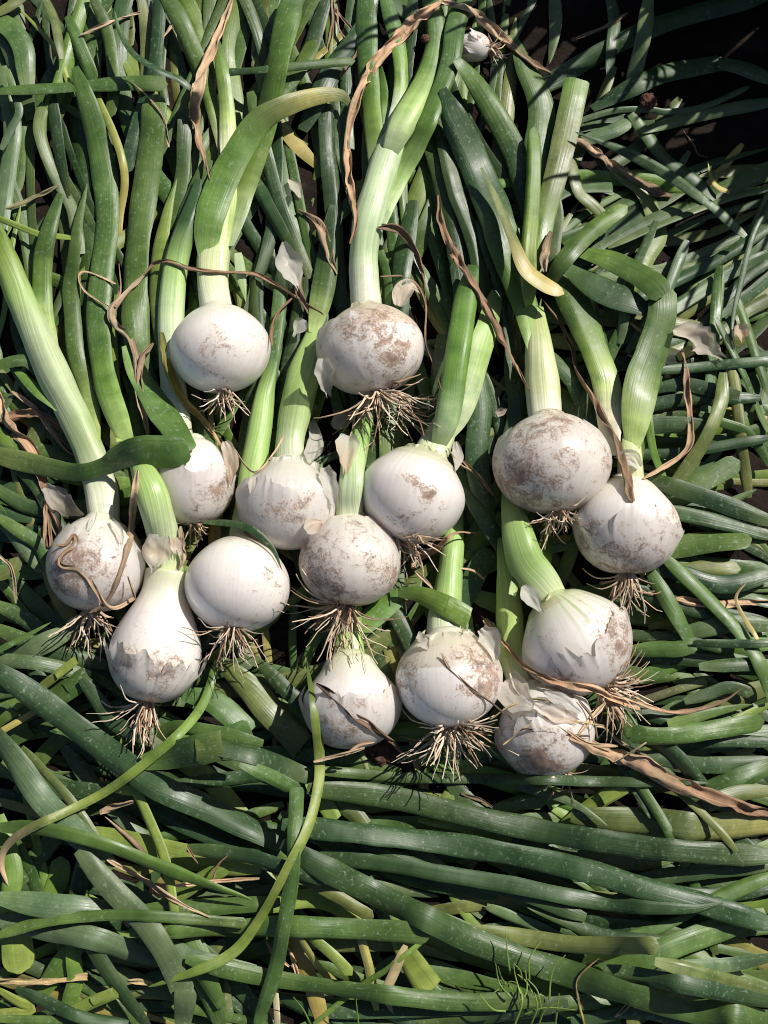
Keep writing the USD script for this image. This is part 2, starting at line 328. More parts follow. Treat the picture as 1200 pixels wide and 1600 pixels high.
LAST = [None, None]
def blade(pts, w, thick, code, ends, seed, z_start=None, lift=0.0, crease=None, taper=None, dry=False, press=True, stiff=70, step=7.0, lean=None):
    P = dense(parse(pts, w) if isinstance(pts, str) else pts, step)
    L = np.hypot(*np.diff(P[:, :2], axis=0).T).sum()
    rng = np.random.default_rng(seed * 13 + 1)
    P[:, 2] *= end_profile(len(P), L, w, ends, taper or max(90, w * 6))
    flat = np.ones(len(P)); sL = np.linspace(0, L, len(P))              # torn or kinked ends lie pressed flat
    for e, dd in ((ends[0], sL), (ends[1], L - sL)):
        if e == '-': q = np.clip(dd / (w * 2.2), 0, 1); P[:, 2] *= .5 + .5 * q * (2 - q)
        if e == 'f': q = np.clip(dd / (w * .9), 0, 1); flat *= .16 + .84 * q; q2 = np.clip(dd / (w * .28), 0, 1); P[:, 2] *= np.sqrt(np.clip(1 - .45 * (1 - q2) ** 2, .05, 1))
        if e in '-r': q = np.clip(dd / (w * 1.3 + 6), 0, 1); flat *= .22 + .78 * q * q * (3 - 2 * q)
    wob = (meshkit.fbm(np.stack([np.arange(len(P)) * .12, np.full(len(P), seed * 1.7), np.zeros(len(P))], -1), 2, 4) - .5) * min(w, 12) * .18
    P[:, 0] += wob * np.linspace(0, 1, len(P)); P[:, 1] -= wob * np.linspace(0, 1, len(P))
    xyz, hw = lay(P, thick, z_start, lift, stiff)
    if dry:
        s = np.arange(len(P)) * step
        roll = (meshkit.fbm(np.stack([s * .030, np.full(len(P), seed * 2.3), np.zeros(len(P))], -1), 2, 11) - .5) * 3.2
        hw = hw * .82 * (1 + .5 * (meshkit.noise(np.stack([s * .05, np.full(len(P), seed * 1.9), np.zeros(len(P))], -1), 17) - .5))
        v, f, uv, t = sweep(xyz, hw, np.maximum(hw * thick, .00045), roll, 0.3, 16, seed=seed, wav=.12, fold=.34)
    else:
        roll = (rng.uniform(-.22, .22) if lean is None else lean) + (meshkit.fbm(np.stack([np.arange(len(P)) * .05, np.full(len(P), seed * 2.3), np.zeros(len(P))], -1), 2, 11) - .5) * 1.3
        cr = rng.choice([0, .1, .25, .45]) if crease is None else crease
        v, f, uv, t = sweep(xyz, hw, hw * thick * flat, roll, cr, 14, (ends[0] == 'c', ends[1] == 'c'), seed, shape=0 if thick > .6 else rng.choice([1.35, 1.6, 2.0, 2.4]))
    if press: press_in(xyz, hw, thick)
    col = ramp(code, t, seed)
    if not dry and '>' not in code and code in 'gdbov' and rng.random() < .75:      # paler foot, yellower tip, by its own growth
        col = col * (1 - .45 * np.clip(1 - t / .5, 0, 1)[:, None] * rng.random()) + np.array(COL['l']) * .45 * np.clip(1 - t / .5, 0, 1)[:, None] * rng.random() * .8
        e_ = np.clip((t - .7) / .3, 0, 1)[:, None] * rng.random() * .55; col = col * (1 - e_) + np.array(COL['o']) * 1.15 * e_
    LAST[0] = hw; LAST[1] = t
    return v, f, uv, col, xyz
# ---------------------------------------------------------------- loose leaves of the heap, lowest first
# width in pixels ; section (f flat, m medium, r round) ; colour along the blade ; its two ends ; path in pixels [; label]
HEAP = """
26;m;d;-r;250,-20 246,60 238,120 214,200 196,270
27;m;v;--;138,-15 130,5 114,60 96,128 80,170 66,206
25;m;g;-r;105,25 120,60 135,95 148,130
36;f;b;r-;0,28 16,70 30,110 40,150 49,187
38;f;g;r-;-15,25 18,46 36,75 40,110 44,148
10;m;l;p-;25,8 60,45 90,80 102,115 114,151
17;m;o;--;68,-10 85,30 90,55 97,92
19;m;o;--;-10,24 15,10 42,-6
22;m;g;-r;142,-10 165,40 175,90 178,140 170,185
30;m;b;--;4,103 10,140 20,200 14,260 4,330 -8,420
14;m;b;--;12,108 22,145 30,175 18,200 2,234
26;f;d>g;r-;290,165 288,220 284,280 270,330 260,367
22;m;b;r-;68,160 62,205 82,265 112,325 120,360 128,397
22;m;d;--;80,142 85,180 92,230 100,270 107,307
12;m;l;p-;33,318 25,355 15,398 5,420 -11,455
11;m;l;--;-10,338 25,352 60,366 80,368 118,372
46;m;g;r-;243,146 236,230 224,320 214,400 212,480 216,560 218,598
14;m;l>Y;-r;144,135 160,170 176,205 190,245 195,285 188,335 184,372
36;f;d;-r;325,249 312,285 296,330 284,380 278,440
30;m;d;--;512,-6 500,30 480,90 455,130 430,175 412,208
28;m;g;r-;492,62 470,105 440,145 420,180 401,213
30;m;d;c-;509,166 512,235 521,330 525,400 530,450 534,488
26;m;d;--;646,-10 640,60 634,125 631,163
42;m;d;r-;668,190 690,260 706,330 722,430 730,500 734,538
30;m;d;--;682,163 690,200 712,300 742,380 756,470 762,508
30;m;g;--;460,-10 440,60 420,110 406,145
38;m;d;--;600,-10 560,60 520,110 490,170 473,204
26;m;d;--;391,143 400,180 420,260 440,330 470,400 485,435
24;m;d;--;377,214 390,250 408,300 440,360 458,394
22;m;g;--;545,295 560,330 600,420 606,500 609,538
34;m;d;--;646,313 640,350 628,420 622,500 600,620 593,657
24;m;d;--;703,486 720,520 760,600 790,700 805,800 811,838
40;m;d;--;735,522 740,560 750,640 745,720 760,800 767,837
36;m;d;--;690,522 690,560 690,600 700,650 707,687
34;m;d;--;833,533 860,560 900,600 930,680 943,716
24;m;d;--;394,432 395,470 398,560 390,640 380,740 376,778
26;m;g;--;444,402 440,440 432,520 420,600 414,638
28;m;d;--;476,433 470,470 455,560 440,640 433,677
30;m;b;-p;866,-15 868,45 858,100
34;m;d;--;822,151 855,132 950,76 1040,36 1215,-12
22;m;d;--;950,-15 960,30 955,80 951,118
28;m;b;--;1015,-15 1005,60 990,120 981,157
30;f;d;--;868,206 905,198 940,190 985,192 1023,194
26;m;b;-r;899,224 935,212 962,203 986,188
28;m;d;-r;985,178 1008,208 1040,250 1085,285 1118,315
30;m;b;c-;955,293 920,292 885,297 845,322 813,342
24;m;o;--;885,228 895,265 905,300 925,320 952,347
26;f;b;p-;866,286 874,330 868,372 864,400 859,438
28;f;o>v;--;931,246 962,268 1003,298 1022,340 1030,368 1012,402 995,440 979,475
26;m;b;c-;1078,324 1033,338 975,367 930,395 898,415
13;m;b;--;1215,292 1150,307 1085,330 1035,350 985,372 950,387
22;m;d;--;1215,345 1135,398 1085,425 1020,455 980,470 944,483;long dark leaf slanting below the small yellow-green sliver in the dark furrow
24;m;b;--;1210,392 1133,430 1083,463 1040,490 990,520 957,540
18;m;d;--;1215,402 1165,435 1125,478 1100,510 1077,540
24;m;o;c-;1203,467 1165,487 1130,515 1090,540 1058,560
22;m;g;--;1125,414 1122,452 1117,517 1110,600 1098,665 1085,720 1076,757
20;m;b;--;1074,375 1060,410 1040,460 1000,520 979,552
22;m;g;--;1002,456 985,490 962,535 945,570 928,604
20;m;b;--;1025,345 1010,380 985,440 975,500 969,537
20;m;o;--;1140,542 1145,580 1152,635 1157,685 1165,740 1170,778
18;m;g;--;1151,464 1163,500 1183,560 1203,620
14;m;g;--;1118,496 1135,530 1160,580 1185,640 1200,675
30;m;d;-r;942,670 980,668 1050,664 1108,668
17;m;g;--;1093,646 1128,660 1168,676 1205,728
22;m;d;--;948,647 985,640 1060,625 1150,622 1188,621
18;m;d;--;962,711 1000,710 1060,708 1165,690 1202,684
26;m;d;--;952,615 990,610 1060,600 1120,610 1157,616
36;f;g;r-;1156,720 1110,746 1075,766 1040,800 1013,826
24;f;g;p-;1182,765 1150,780 1110,800 1076,817
26;m;g;--;995,728 1000,690 1007,640 1022,600 1035,564
14;m;v;--;1007,602 1012,640 1020,700 1035,740 1048,776
26;m;d;--;1013,792 1050,800 1120,815 1215,840
40;f;g;-r;1008,865 1045,858 1100,848 1174,842
24;m;o;-r;1028,897 1066,892 1110,886 1157,890
30;m;d;--;1023,886 1060,895 1130,913 1210,896
28;f;g>Y;-p;1009,918 1040,940 1085,972 1140,998
26;m;d;--;964,914 1000,925 1080,950 1205,975
30;m;b;--;1053,992 1090,985 1140,975 1215,978
18;m;d;--;947,988 985,992 1065,1000 1110,1010 1147,1018
22;m;d;-r;947,1021 985,1024 1080,1031 1157,1036
24;m;d;--;1092,1042 1130,1040 1170,1038 1215,1040
30;f;g;rp;975,1050 1010,1058 1062,1060
20;m;d;-r;1069,1096 1105,1085 1140,1074 1178,1084
14;m;k>o;-c;969,1107 1005,1095 1050,1080 1102,1064
26;m;d;--;948,1099 985,1108 1040,1122 1085,1132 1122,1140
22;f;g;-p;1043,1131 1080,1122 1130,1110 1175,1101
15;m;l;--;1106,1147 1140,1130 1170,1115 1205,1100
34;f;d;--;941,1062 960,1095 980,1130 990,1165 1000,1202
20;m;d;--;1023,1174 1060,1168 1120,1158 1215,1160
28;m;l;c-;1062,1172 1030,1186 1000,1210 970,1234
26;m;d;--;992,1180 1030,1185 1100,1195 1215,1190
36;m;g;--;1075,1249 1110,1235 1160,1215 1215,1190
26;m;d;--;966,1133 1000,1150 1050,1175 1090,1220 1115,1248
26;m;o;--;1065,1274 1100,1260 1150,1240 1215,1235
24;m;g;-r;763,1267 800,1258 825,1252 852,1256
26;m;l;c-;974,1228 935,1252 888,1288 858,1311
44;m;o>o>Y;--;892,1275 930,1278 1033,1286 1100,1292 1196,1286 1234,1284;olive leaf yellowing to an open end, lying under the large fibrous dried leaf
18;m;d;-r;961,1175 980,1208 1000,1243 1024,1280
17;m;g;--;985,1203 1005,1235 1040,1290 1065,1340 1090,1394 1108,1456 1119,1492
34;m;o;-c;902,1337 940,1340 980,1343 1033,1346
26;m;d;--;992,1375 1030,1370 1110,1360 1215,1350
24;m;d;--;982,1386 1020,1390 1110,1400 1215,1385
24;m;g;--;1215,1366 1165,1385 1120,1405 1085,1420
26;m;d;--;797,1399 833,1410 930,1440 1030,1454 1068,1459
24;m;g;-p;964,1473 1000,1460 1050,1442 1100,1420
18;m;b;--;760,1416 795,1430 840,1448 870,1465 903,1484
20;m;d;--;825,1414 860,1428 940,1460 1030,1470 1068,1474
26;f;g;--;808,1520 845,1512 900,1500 965,1490 1003,1484
36;m;g;--;882,1542 918,1530 985,1508 1060,1475 1160,1440 1196,1427
32;f;b;p-;1048,1503 1130,1508 1215,1494
26;m;o;--;1023,1502 1060,1512 1130,1532 1215,1552
28;m;d;--;943,1514 980,1521 1067,1538 1215,1568;dark bluish leaf under the pale pointed one near the lower right corner
24;m;g;--;812,1573 850,1570 910,1566 965,1566 1003,1566
28;m;o;c-;988,1560 990,1600 992,1630
22;m;d;--;892,1595 930,1590 1000,1580 1080,1600
34;m;d;--;653,1603 690,1597 760,1585 850,1572 888,1567
30;m;d;--;482,1579 520,1578 630,1575 735,1570 773,1568
26;m;o;-c;505,1235 536,1258 555,1272 570,1290
26;m;l;-c;478,1214 500,1245 512,1262 522,1280
13;m;l;--;653,1281 690,1288 730,1296 762,1304 799,1313
22;m;l;-c;554,1386 585,1408 605,1422 632,1440
22;m;b;--;576,1370 590,1405 600,1430 612,1460 626,1495
30;f;l;--;385,1420 422,1414 480,1404 520,1412 552,1436 582,1459
22;m;o;-r;429,1346 462,1364 500,1385 535,1405 584,1434
30;m;o;-p;472,1471 510,1472 600,1474 660,1484 716,1502
40;m;l;-c;616,1458 636,1490 652,1515 674,1548
15;m;Y;--;558,1443 568,1480 576,1510 582,1542 589,1579
18;m;l;-r;465,1445 494,1470 520,1492 550,1524
28;f;Y;--;442,1436 458,1470 472,1500 488,1540 508,1610;broad straw-yellow leaf hanging below the dark crosswise leaf near the lower edge
12;m;Y;--;464,1458 484,1490 500,1515 517,1530 545,1555
16;m;s;-c;634,1477 619,1512 612,1528 603,1546
9;m;v;--;662,1470 632,1493 600,1518 567,1538 490,1600
10;m;s;--;427,1510 430,1548 432,1575 434,1612
26;m;d;--;195,1246 230,1262 300,1294 390,1335 450,1360 485,1375
34;m;d;--;0,1195 60,1225 150,1240 210,1245 248,1248
42;m;l;--;118,1299 155,1308 233,1326 330,1346 370,1350 408,1354
26;m;l;-r;246,1418 278,1398 320,1372 358,1352
26;m;d;--;292,1325 330,1330 400,1340 470,1365 506,1378
34;f;v;r-;95,1338 92,1370 82,1396 68,1431
26;f;g;--;20,1306 36,1340 48,1365 58,1392 71,1428
30;m;v;--;-1,1273 8,1310 20,1360 16,1405 12,1450 9,1488
26;m;d;--;137,1313 130,1350 120,1400 110,1440 101,1477
54;f;l;-r;20,1414 24,1452 28,1490 30,1522
36;f;v;--;142,1450 118,1480 98,1505 76,1535 54,1566
26;f;v;--;111,1462 115,1500 118,1530 110,1560 100,1597
26;m;d;--;129,1458 150,1490 190,1550 232,1605
40;m;g;--;299,1454 310,1490 322,1530 345,1605
34;m;g;--;273,1426 290,1460 310,1500 330,1540 347,1574
26;m;g;--;220,1421 258,1420 320,1418 400,1412 438,1409
15;m;l;-r;-5,1545 30,1566 50,1576 20,1582 -8,1584
20;m;l;c-;181,1551 135,1570 78,1600
13;m;g;--;-10,1592 70,1594 155,1597 193,1598
20;m;d;--;25,1545 60,1560 130,1590 200,1600
32;m;b;--;-10,806 20,828 44,862 66,893
22;m;g;--;-2,809 30,830 60,850 75,880 92,914
24;m;o;-r;-10,905 18,890 28,870
26;m;d;--;-10,942 40,968 80,1000 110,1024
30;m;d;--;-10,980 60,1010 130,1030 167,1040
14;m;g;-p;-10,1020 40,994 80,972
32;m;b;--;-10,1048 40,1020 96,992 130,975
24;m;b;--;-23,1029 15,1032 60,1036 105,1046 142,1054
15;m;l;c-;119,1031 86,1057 50,1086 20,1110
36;m;g;c-;138,1056 105,1078 66,1102 34,1122
20;f;g;-p;60,1138 95,1122 135,1104 170,1085
18;m;g;c-;23,1110 5,1124 -15,1140
11;m;Y;--;67,1105 34,1124 10,1138 -12,1150
28;m;g;c-;48,1138 20,1155 -15,1180
40;f;g;--;285,1084 330,1095 362,1118 388,1146/392,1140 360,1152 300,1150
24;m;g;--;209,1189 238,1164 268,1138 320,1142 374,1154 411,1162
32;m;d;--;303,1159 340,1168 400,1182 460,1205 495,1219
17;m;g;--;244,1075 238,1112 230,1160 222,1200 215,1237
26;m;d;--;127,1060 150,1090 180,1130 220,1150 254,1167
30;m;d;--;264,1072 300,1060 330,1050 370,1040 407,1031
22;m;d;--;17,570 40,600 70,640 110,690 134,720
26;m;d;--;-10,760 40,790 100,800 137,806
26;m;d;--;-7,693 20,720 60,760 90,820 107,854
26;m;d;--;403,1033 430,1060 460,1090 500,1110 534,1127
30;m;d;--;603,926 620,960 640,1000 660,1050 674,1085
30;m;d;--;723,764 745,795 768,828 796,872 816,904
36;f;d;r-;768,858 748,888 728,932 712,967
30;m;d;--;795,547 800,585 808,640 795,690 785,727
26;m;d;--;748,344 760,380 790,470 800,560 804,598
28;m;d;--;908,656 920,620 940,560 930,500 924,463
18;m;l;--;167,1230 205,1235 212,1236 240,1297 260,1350 272,1420 278,1457
16;m;o;--;34,1167 60,1195 110,1250 143,1297 154,1318 172,1352
15;m;o>Y;-p;-10,1250 43,1266 114,1299
40;m;b;--;-17,1129 5,1160 30,1195 67,1250 107,1290 150,1330 178,1356
36;m;b;--;-10,1436 73,1452 150,1467 222,1492 258,1504
38;m;b;--;-10,1402 67,1414 150,1420 188,1423
30;m;b;--;215,1460 250,1475 310,1500 400,1523 437,1532
28;m;g;--;202,1457 240,1455 320,1450 400,1452 438,1453
34;m;g;-r;352,1449 390,1448 430,1447 567,1452 674,1460
30;m;d;--;437,1272 470,1290 560,1340 640,1370 740,1390 777,1397
26;m;d;--;564,1322 600,1335 700,1370 800,1390 880,1420 916,1433
"""
# leaves lying across the heap, on top of it
TOP = """
34;m;d>b;--;925,170 985,138 1035,116 1130,98/1122,98 1160,107 1215,128;bluish leaf bent at a blunt kink above the dark furrow
22;m;b;--;1000,206 1100,178 1215,158
11;m;b;--;898,191 960,173 1015,171 1040,175 1100,166 1170,136
20;m;d>b;p-;898,206 967,233 1033,267 1100,313 1165,370;long straight dark leaf slanting beside the peach-tan dried blade
12;m;l>Y;p-;1106,252 1112,280 1122,293 1140,301;small yellow-green sliver curled alone in the dark furrow
10;m;d;-p;1210,300 1177,367 1158,440 1144,510 1149,549
24;m;o;--;1130,582 1126,630 1100,690 1070,735 1045,765;olive leaf curving down through the crosswise leaves beside the hanging brown strand
18;m;d;--;1018,580 1100,573 1215,561
30;m;d;--;1005,745 1050,760 1100,777 1215,818
26;m;g;--;1035,868 1083,913 1133,963 1165,1000 1193,1050 1206,1095
28;m;g;--;1012,886 1050,950 1082,1008/1086,1006 1060,1014 1030,1014 978,1017;green leaf folded back on itself at a sharp corner, beside the green-veined onion
15;m;d;--;1082,1004 1140,1006 1215,1006
9;m;n>Y;p-;1168,908 1150,933 1160,960 1185,1000;thin yellow leaf with a curled brown tip among the crosswise leaves
30;m;d>g>g;-r;958,1098 975,1122 992,1150/986,1146 1020,1150 1060,1148 1194,1128;shiny green leaf bent at a corner below the trailing roots
36;m;d;--;440,1288 560,1302 700,1318 800,1335 900,1356 1000,1386 1100,1412 1215,1448
36;m;d;--;480,1232 600,1244 700,1266 800,1289 933,1313 1067,1330 1215,1338
26;m;d;-p;500,1334 630,1355 800,1383 900,1403 1000,1417 1083,1420 1130,1411
16;m;b;-p;806,1228 867,1243 910,1263 950,1289
13;m;o;--;1055,1234 1100,1273 1152,1330
28;m;o;-r;700,1452 800,1462 900,1476 1030,1478;olive leaf with a blunt rounded end lying above the lowest long leaf
42;m;d;--;-15,1040 67,1097 133,1147 200,1197 240,1226 330,1266 400,1300 440,1322
40;m;d>g;--;440,1318 485,1345 567,1387 650,1427 733,1467 800,1492 900,1525 1000,1558 1100,1580 1215,1596;longest broad green leaf, slanting down to the lower right corner of the photo
36;m;b;--;122,1328 173,1387 227,1443 264,1500 290,1556/290,1545 288,1575 284,1615;speckled bluish leaf with a kink, slanting in the lower left part of the heap
28;m;g;--;290,1498 400,1524 500,1540 633,1558 733,1566 850,1563
22;m;g>v;-p;-10,1292 67,1295 167,1320 267,1360 394,1407;pointed green leaf crossing over the upright light stem low in the heap
18;m;g;-r;-10,1463 67,1441 167,1430 267,1433 386,1443
24;m;g;--;375,1192 420,1212 466,1236/464,1230 463,1260 460,1300 457,1367 443,1450 430,1517 402,1600;narrow leaf bent sharply downwards, running beside the long bright yellow-green leaf
30;m;g;-r;-12,143 100,137 200,130 262,132;smooth green tube lying crosswise near the upper left corner of the photo
15;m;d;p-;179,17 186,47 207,82 240,106 278,124 300,140;thin dark leaf with a pointed tip, curving beside the crosswise tube
16;m;d>g;rr;342,114 400,110 500,100 555,95;short narrow tube lying crosswise behind the tall yellowing leaf
46;m;o;-c;343,1033 385,1070 420,1110 455,1148 472,1167;thick olive leaf stub with an open cut end, below the long fanned roots
50;f;g;-c;222,1192 290,1176 347,1164;broad flat leaf with a straight cut end, below the pear-shaped onion
"""
DRYBED = """
10;s;--;10,326 40,315 92,290
10;t;--;125,56 160,40 218,20
9;t;--;255,58 272,34
26;t>n;r-;888,210 933,240 967,267 1007,290 1048,308;peach-tan dried blade lying beside the long straight leaf at the dark furrow
7;n;pp;1066,203 1085,228 1090,240 1106,246
16;t;--;1050,934 1100,943 1215,940;flat reddish-tan dried leaf lying crosswise between green ones
13;t;c-;156,1268 180,1260 208,1252
14;t>k;p-;163,1275 200,1308 235,1346
15;s;cc;-8,1532 67,1535 137,1526;straw strip with frayed ends near the lower left corner of the photo
8;t;--;272,1384 335,1377 405,1373
7;n;-p;333,1374 340,1352 357,1336
7;n;-p;292,1322 310,1350
9;Y>t;p-;172,1362 173,1400 188,1430 202,1448
12;s;--;200,1532 225,1535 240,1540
30;t>n;--;-5,612 12,660 45,700 66,745 84,800;wide curled tan dried leaf, the largest at the edge beside the leftmost onion
20;n;r-;10,655 42,645 72,652 102,672 132,680
12;t>n;-p;18,612 50,634 82,676 110,708 128,712
24;n;--;70,790 92,830 100,860
7;t;--;-5,868 18,886 25,942
7;n;--;70,780 80,850 74,900
8;s;--;860,1240 905,1236 930,1238
8;t;--;980,555 1010,562 1040,556
10;t;--;985,505 1015,530 1032,560
9;n;--;720,1240 750,1250 770,1262
9;n;--;575,1300 600,1310
10;t;--;450,1480 458,1500 470,1540
9;t;--;415,1470 428,1490 452,1510
10;s;--;600,1560 620,1590
10;t;--;1010,1545 960,1590
8;n;--;520,10 560,70 530,120
9;n;--;900,60 950,40 980,20
"""
# ---------------------------------------------------------------- soil
def axis(lo, hi, d, far=40, g=1.45):
    a = list(np.arange(lo, hi + d / 2, d)); s = d
    while a[-1] < far: s *= g; a.append(a[-1] + s); a.insert(0, a[0] - s)
    return np.array(a)
_ax, _ay = axis(-.66, .66, .006), axis(-.76, .78, .006)
_sx, _sy = np.meshgrid(_ax, _ay, indexing='ij')
_v = np.stack([_sx, _sy, soil_z(_sx, _sy)], -1).reshape(-1, 3)
_i = np.arange(len(_ax) - 1)[:, None] * len(_ay) + np.arange(len(_ay) - 1)[None]
_f = np.concatenate([np.stack([_i, _i + len(_ay), _i + len(_ay) + 1], -1).reshape(-1, 3), np.stack([_i, _i + len(_ay) + 1, _i + 1], -1).reshape(-1, 3)])
tag(put('ground', _v, _f, M_SOIL), kind='structure')

# ---------------------------------------------------------------- what labels refer to
LAND = [
    (344, 545, 'the cleanest round onion'), (579, 545, 'the muddy-topped onion'), (862, 722, 'the largest onion'), (980, 820, 'the onion under twisted strand'), (645, 770, 'the teardrop-stained onion'),
    (448, 785, 'the ragged-collared onion'), (370, 915, 'the neckless onion'), (547, 880, 'the peppered central onion'), (548, 1095, 'the clod-side onion'), (700, 1058, 'the paper-capped onion'),
    (898, 1000, 'the green-veined onion'), (850, 1140, 'the lowest onion'), (240, 1000, 'the pear-shaped onion'), (150, 880, 'the leftmost onion'), (305, 745, 'the onion behind looped leaf'),
    (742, 72, 'the tiny bulb'), (130, 135, 'the crosswise tube'), (1000, 60, 'the dark furrow'), (1090, 1290, 'the yellow open-ended leaf'), (830, 1530, 'the weed sprig'), (590, 1175, 'the dirt clod'),
    (450, 1340, 'the long bright leaf'), (1090, 535, 'the grey papery scrap'), (60, 1530, 'the frayed straw strip'), (30, 660, 'the curled tan leaf'), (970, 255, 'the peach-tan blade'),
    (1095, 1146, 'the shiny bent leaf'), (480, 1540, 'the broad straw-yellow leaf'), (230, 1440, 'the speckled kinked leaf'), (1075, 1010, 'the corner-folded leaf')]
USED = {}
ORD = ['nearest', 'second nearest', 'third nearest', 'fourth nearest', 'fifth nearest', 'sixth nearest', 'seventh nearest', 'eighth nearest', 'ninth nearest', 'tenth nearest', 'eleventh nearest', 'twelfth nearest']
def auto_label(P, w, code, ends, noun):
    P = np.asarray(P); inside = P[(P[:, 0] > 0) & (P[:, 0] < 1200) & (P[:, 1] > 0) & (P[:, 1] < 1600)]
    m = (inside if len(inside) else P).mean(0)
    d = P[-1] - P[0]; a = abs(math.degrees(math.atan2(d[1], d[0]))); a = min(a, 180 - a)
    run = 'lengthwise' if a > 62 else 'crosswise' if a < 25 else 'aslant'
    size = 'thin ' if w < 12 else 'narrow ' if w < 19 else 'broad ' if w > 34 else ''
    c = code.split('>'); col = CNAME[c[0]] if len(set(c)) == 1 else f'{CNAME[c[0]]} to {CNAME[c[-1]]}'
    e = 'cut-ended ' if 'c' in ends else 'pointed ' if 'p' in ends else 'blunt ' if 'r' in ends else ''
    k = min(LAND, key=lambda q: math.hypot(q[0] - m[0], q[1] - m[1]))
    dx, dy = m[0] - k[0], m[1] - k[1]
    side = ('below' if dy > 0 else 'above') if abs(dy) > abs(dx) * 1.2 else 'beside'
    return f'{size}{e}{col} {noun}, lying {run} {side} {k[2]}', math.hypot(dx, dy)

PENDING = []                                              # (prim, label, distance): labels that turn out alike get an order of nearness
def later(prim, lab):
    PENDING.append((prim, lab[0], lab[1]))
def settle_labels():
    by = {}
    for p, l, d in PENDING:
        if len(re.findall(r"[\w'-]+", l)) > 13: l = re.sub(r' to (\w+ ?(green|yellow-green|dried)?) (leaf|half)', r' \3', l)
        by.setdefault(l, []).append((d, p))
    for l, q in by.items():
        q.sort(key=lambda x: x[0])
        for n, (d, p) in enumerate(q):
            if len(q) == 1: p.SetCustomDataByKey('label', l)
            else:
                head, tail = l.rsplit(', lying ', 1); run, side, mark = tail.split(' ', 2)
                p.SetCustomDataByKey('label', f'{head} lying {run}, {ORD[n]} {side} {mark}')

THICK = {'f': .22, 'm': .36, 'r': .72}
SEED = [100]
def nseed(): SEED[0] += 1; return SEED[0]

# ---------------------------------------------------------------- leaves deep in the heap
def field(x, y):
    if x > 840 and y < 260: return -25, 35
    if x > 860 and y < 1150: return (-30 if y < 560 else 4), 32
    if y > 1130 and x > 420: return 12, 24
    if y > 960 and x < 430: return 10, 55
    if x < 260 and y > 700: return 25, 45
    return 90, 34
rf = random.Random(11)
pts_ = []
for _ in range(9000):
    x, y = rf.uniform(-110, 1310), rf.uniform(-120, 1720)
    if x > 820 and y < 265 and rf.random() > .02: continue
    if x < 700 and y < 560 and rf.random() > .5: continue
    if 230 < x < 1000 and 560 < y < 1150 and rf.random() > .5: continue
    if all(math.hypot(x - a, y - b) > 46 for a, b in pts_): pts_.append((x, y))
    if len(pts_) >= 420: break
DEEP = []
for n_, (x, y) in enumerate(pts_):
    a0, sp = field(x, y); a = math.radians(rf.gauss(a0, sp * .6)); L = rf.uniform(280, 640); w = rf.choice([14, 18, 22, 26, 32])
    cv = rf.uniform(-.4, .4); q = []
    for t in (-1, -.5, 0, .5, 1):
        aa = a + cv * t
        q.append((x + math.cos(aa) * L / 2 * t, y + math.sin(aa) * L / 2 * t, w))
    code = rf.choice(['d', 'd', 'd', 'g', 'g', 'b', 'g', 'o', 'v', 'o>Y', 'd>g', 'g>l']); s = nseed()
    ends = rf.choice(['--', 'p-', '-p', '-p', 'p-', '-c'])
    v, f, uv, col, xyz = blade(q, w, rf.choice([.18, .24, .32]), code, ends, s, press=True)
    own = n_ >= len(pts_) - 60 and 60 < x < 1140 and 60 < y < 1540
    if own:
        p = put('onion_leaf', v, f, M_LEAF, origin=xyz[0] * [1, 1, 0], col=col, uv=uv); tag(p, None, 'leaf', 'half buried leaves of the heap')
        lb, d_ = auto_label([t_[:2] for t_ in q], w, code, ends, 'half-buried leaf'); later(p, (lb, d_))
    else: DEEP.append((v, f, uv, col))
k_ = np.cumsum([0] + [len(q[0]) for q in DEEP])
tag(put('buried_leaves', np.vstack([q[0] for q in DEEP]), np.vstack([q[1] + k for q, k in zip(DEEP, k_)]), M_LEAF, col=np.vstack([q[3] for q in DEEP]), uv=np.vstack([q[2] for q in DEEP])),
    'green onion leaves buried at the bottom of the heap', 'leaves', None, 'stuff')

def rows(text):
    for line in text.strip().splitlines():
        yield line.split(';')

LIFT = np.random.default_rng(77)
def blades(path, w, sec, code, ends, s, **kw):
    """one leaf; a '/' in the path is a sharp fold, where the hollow blade is pressed flat"""
    parts = path.split('/'); out = []
    for k, q in enumerate(parts):
        e = (ends[0] if k == 0 else 'f') + (ends[1] if k == len(parts) - 1 else 'f')
        cc = code.split('>') if len(parts) > 1 else [code]
        cd = code if len(parts) == 1 else '>'.join([cc[min(len(cc) - 1, int(x * (len(cc) - 1) + .5))] for x in np.linspace(k / len(parts), (k + 1) / len(parts), 3)])
        out.append(blade(q, w, THICK[sec], cd, e, s, **kw)); kw.pop('z_start', None)
    n = np.cumsum([0] + [len(o[0]) for o in out])
    return np.vstack([o[0] for o in out]), np.vstack([o[1] + k for o, k in zip(out, n)]), np.vstack([o[2] for o in out]), np.vstack([o[3] for o in out]), out[0][4]

def lay_leaves(text, group, step=7.0, lift=.0035):
    for q in rows(text):
        w, sec, code, ends, path = float(q[0]), q[1], q[2], q[3], q[4]
        s = nseed()
        v, f, uv, col, xyz = blades(path, w, sec, code, ends, s, step=step, lift=float(LIFT.exponential(lift)))
        p = put('onion_leaf', v, f, M_LEAF, origin=xyz[0] * [1, 1, 0], col=col, uv=uv)
        tag(p, None, 'leaf', group)
        if len(q) > 5: p.SetCustomDataByKey('label', q[5])
        else: later(p, auto_label([t[:2] for t in parse(path.replace('/', ' '), w)], w, code, ends, 'leaf'))

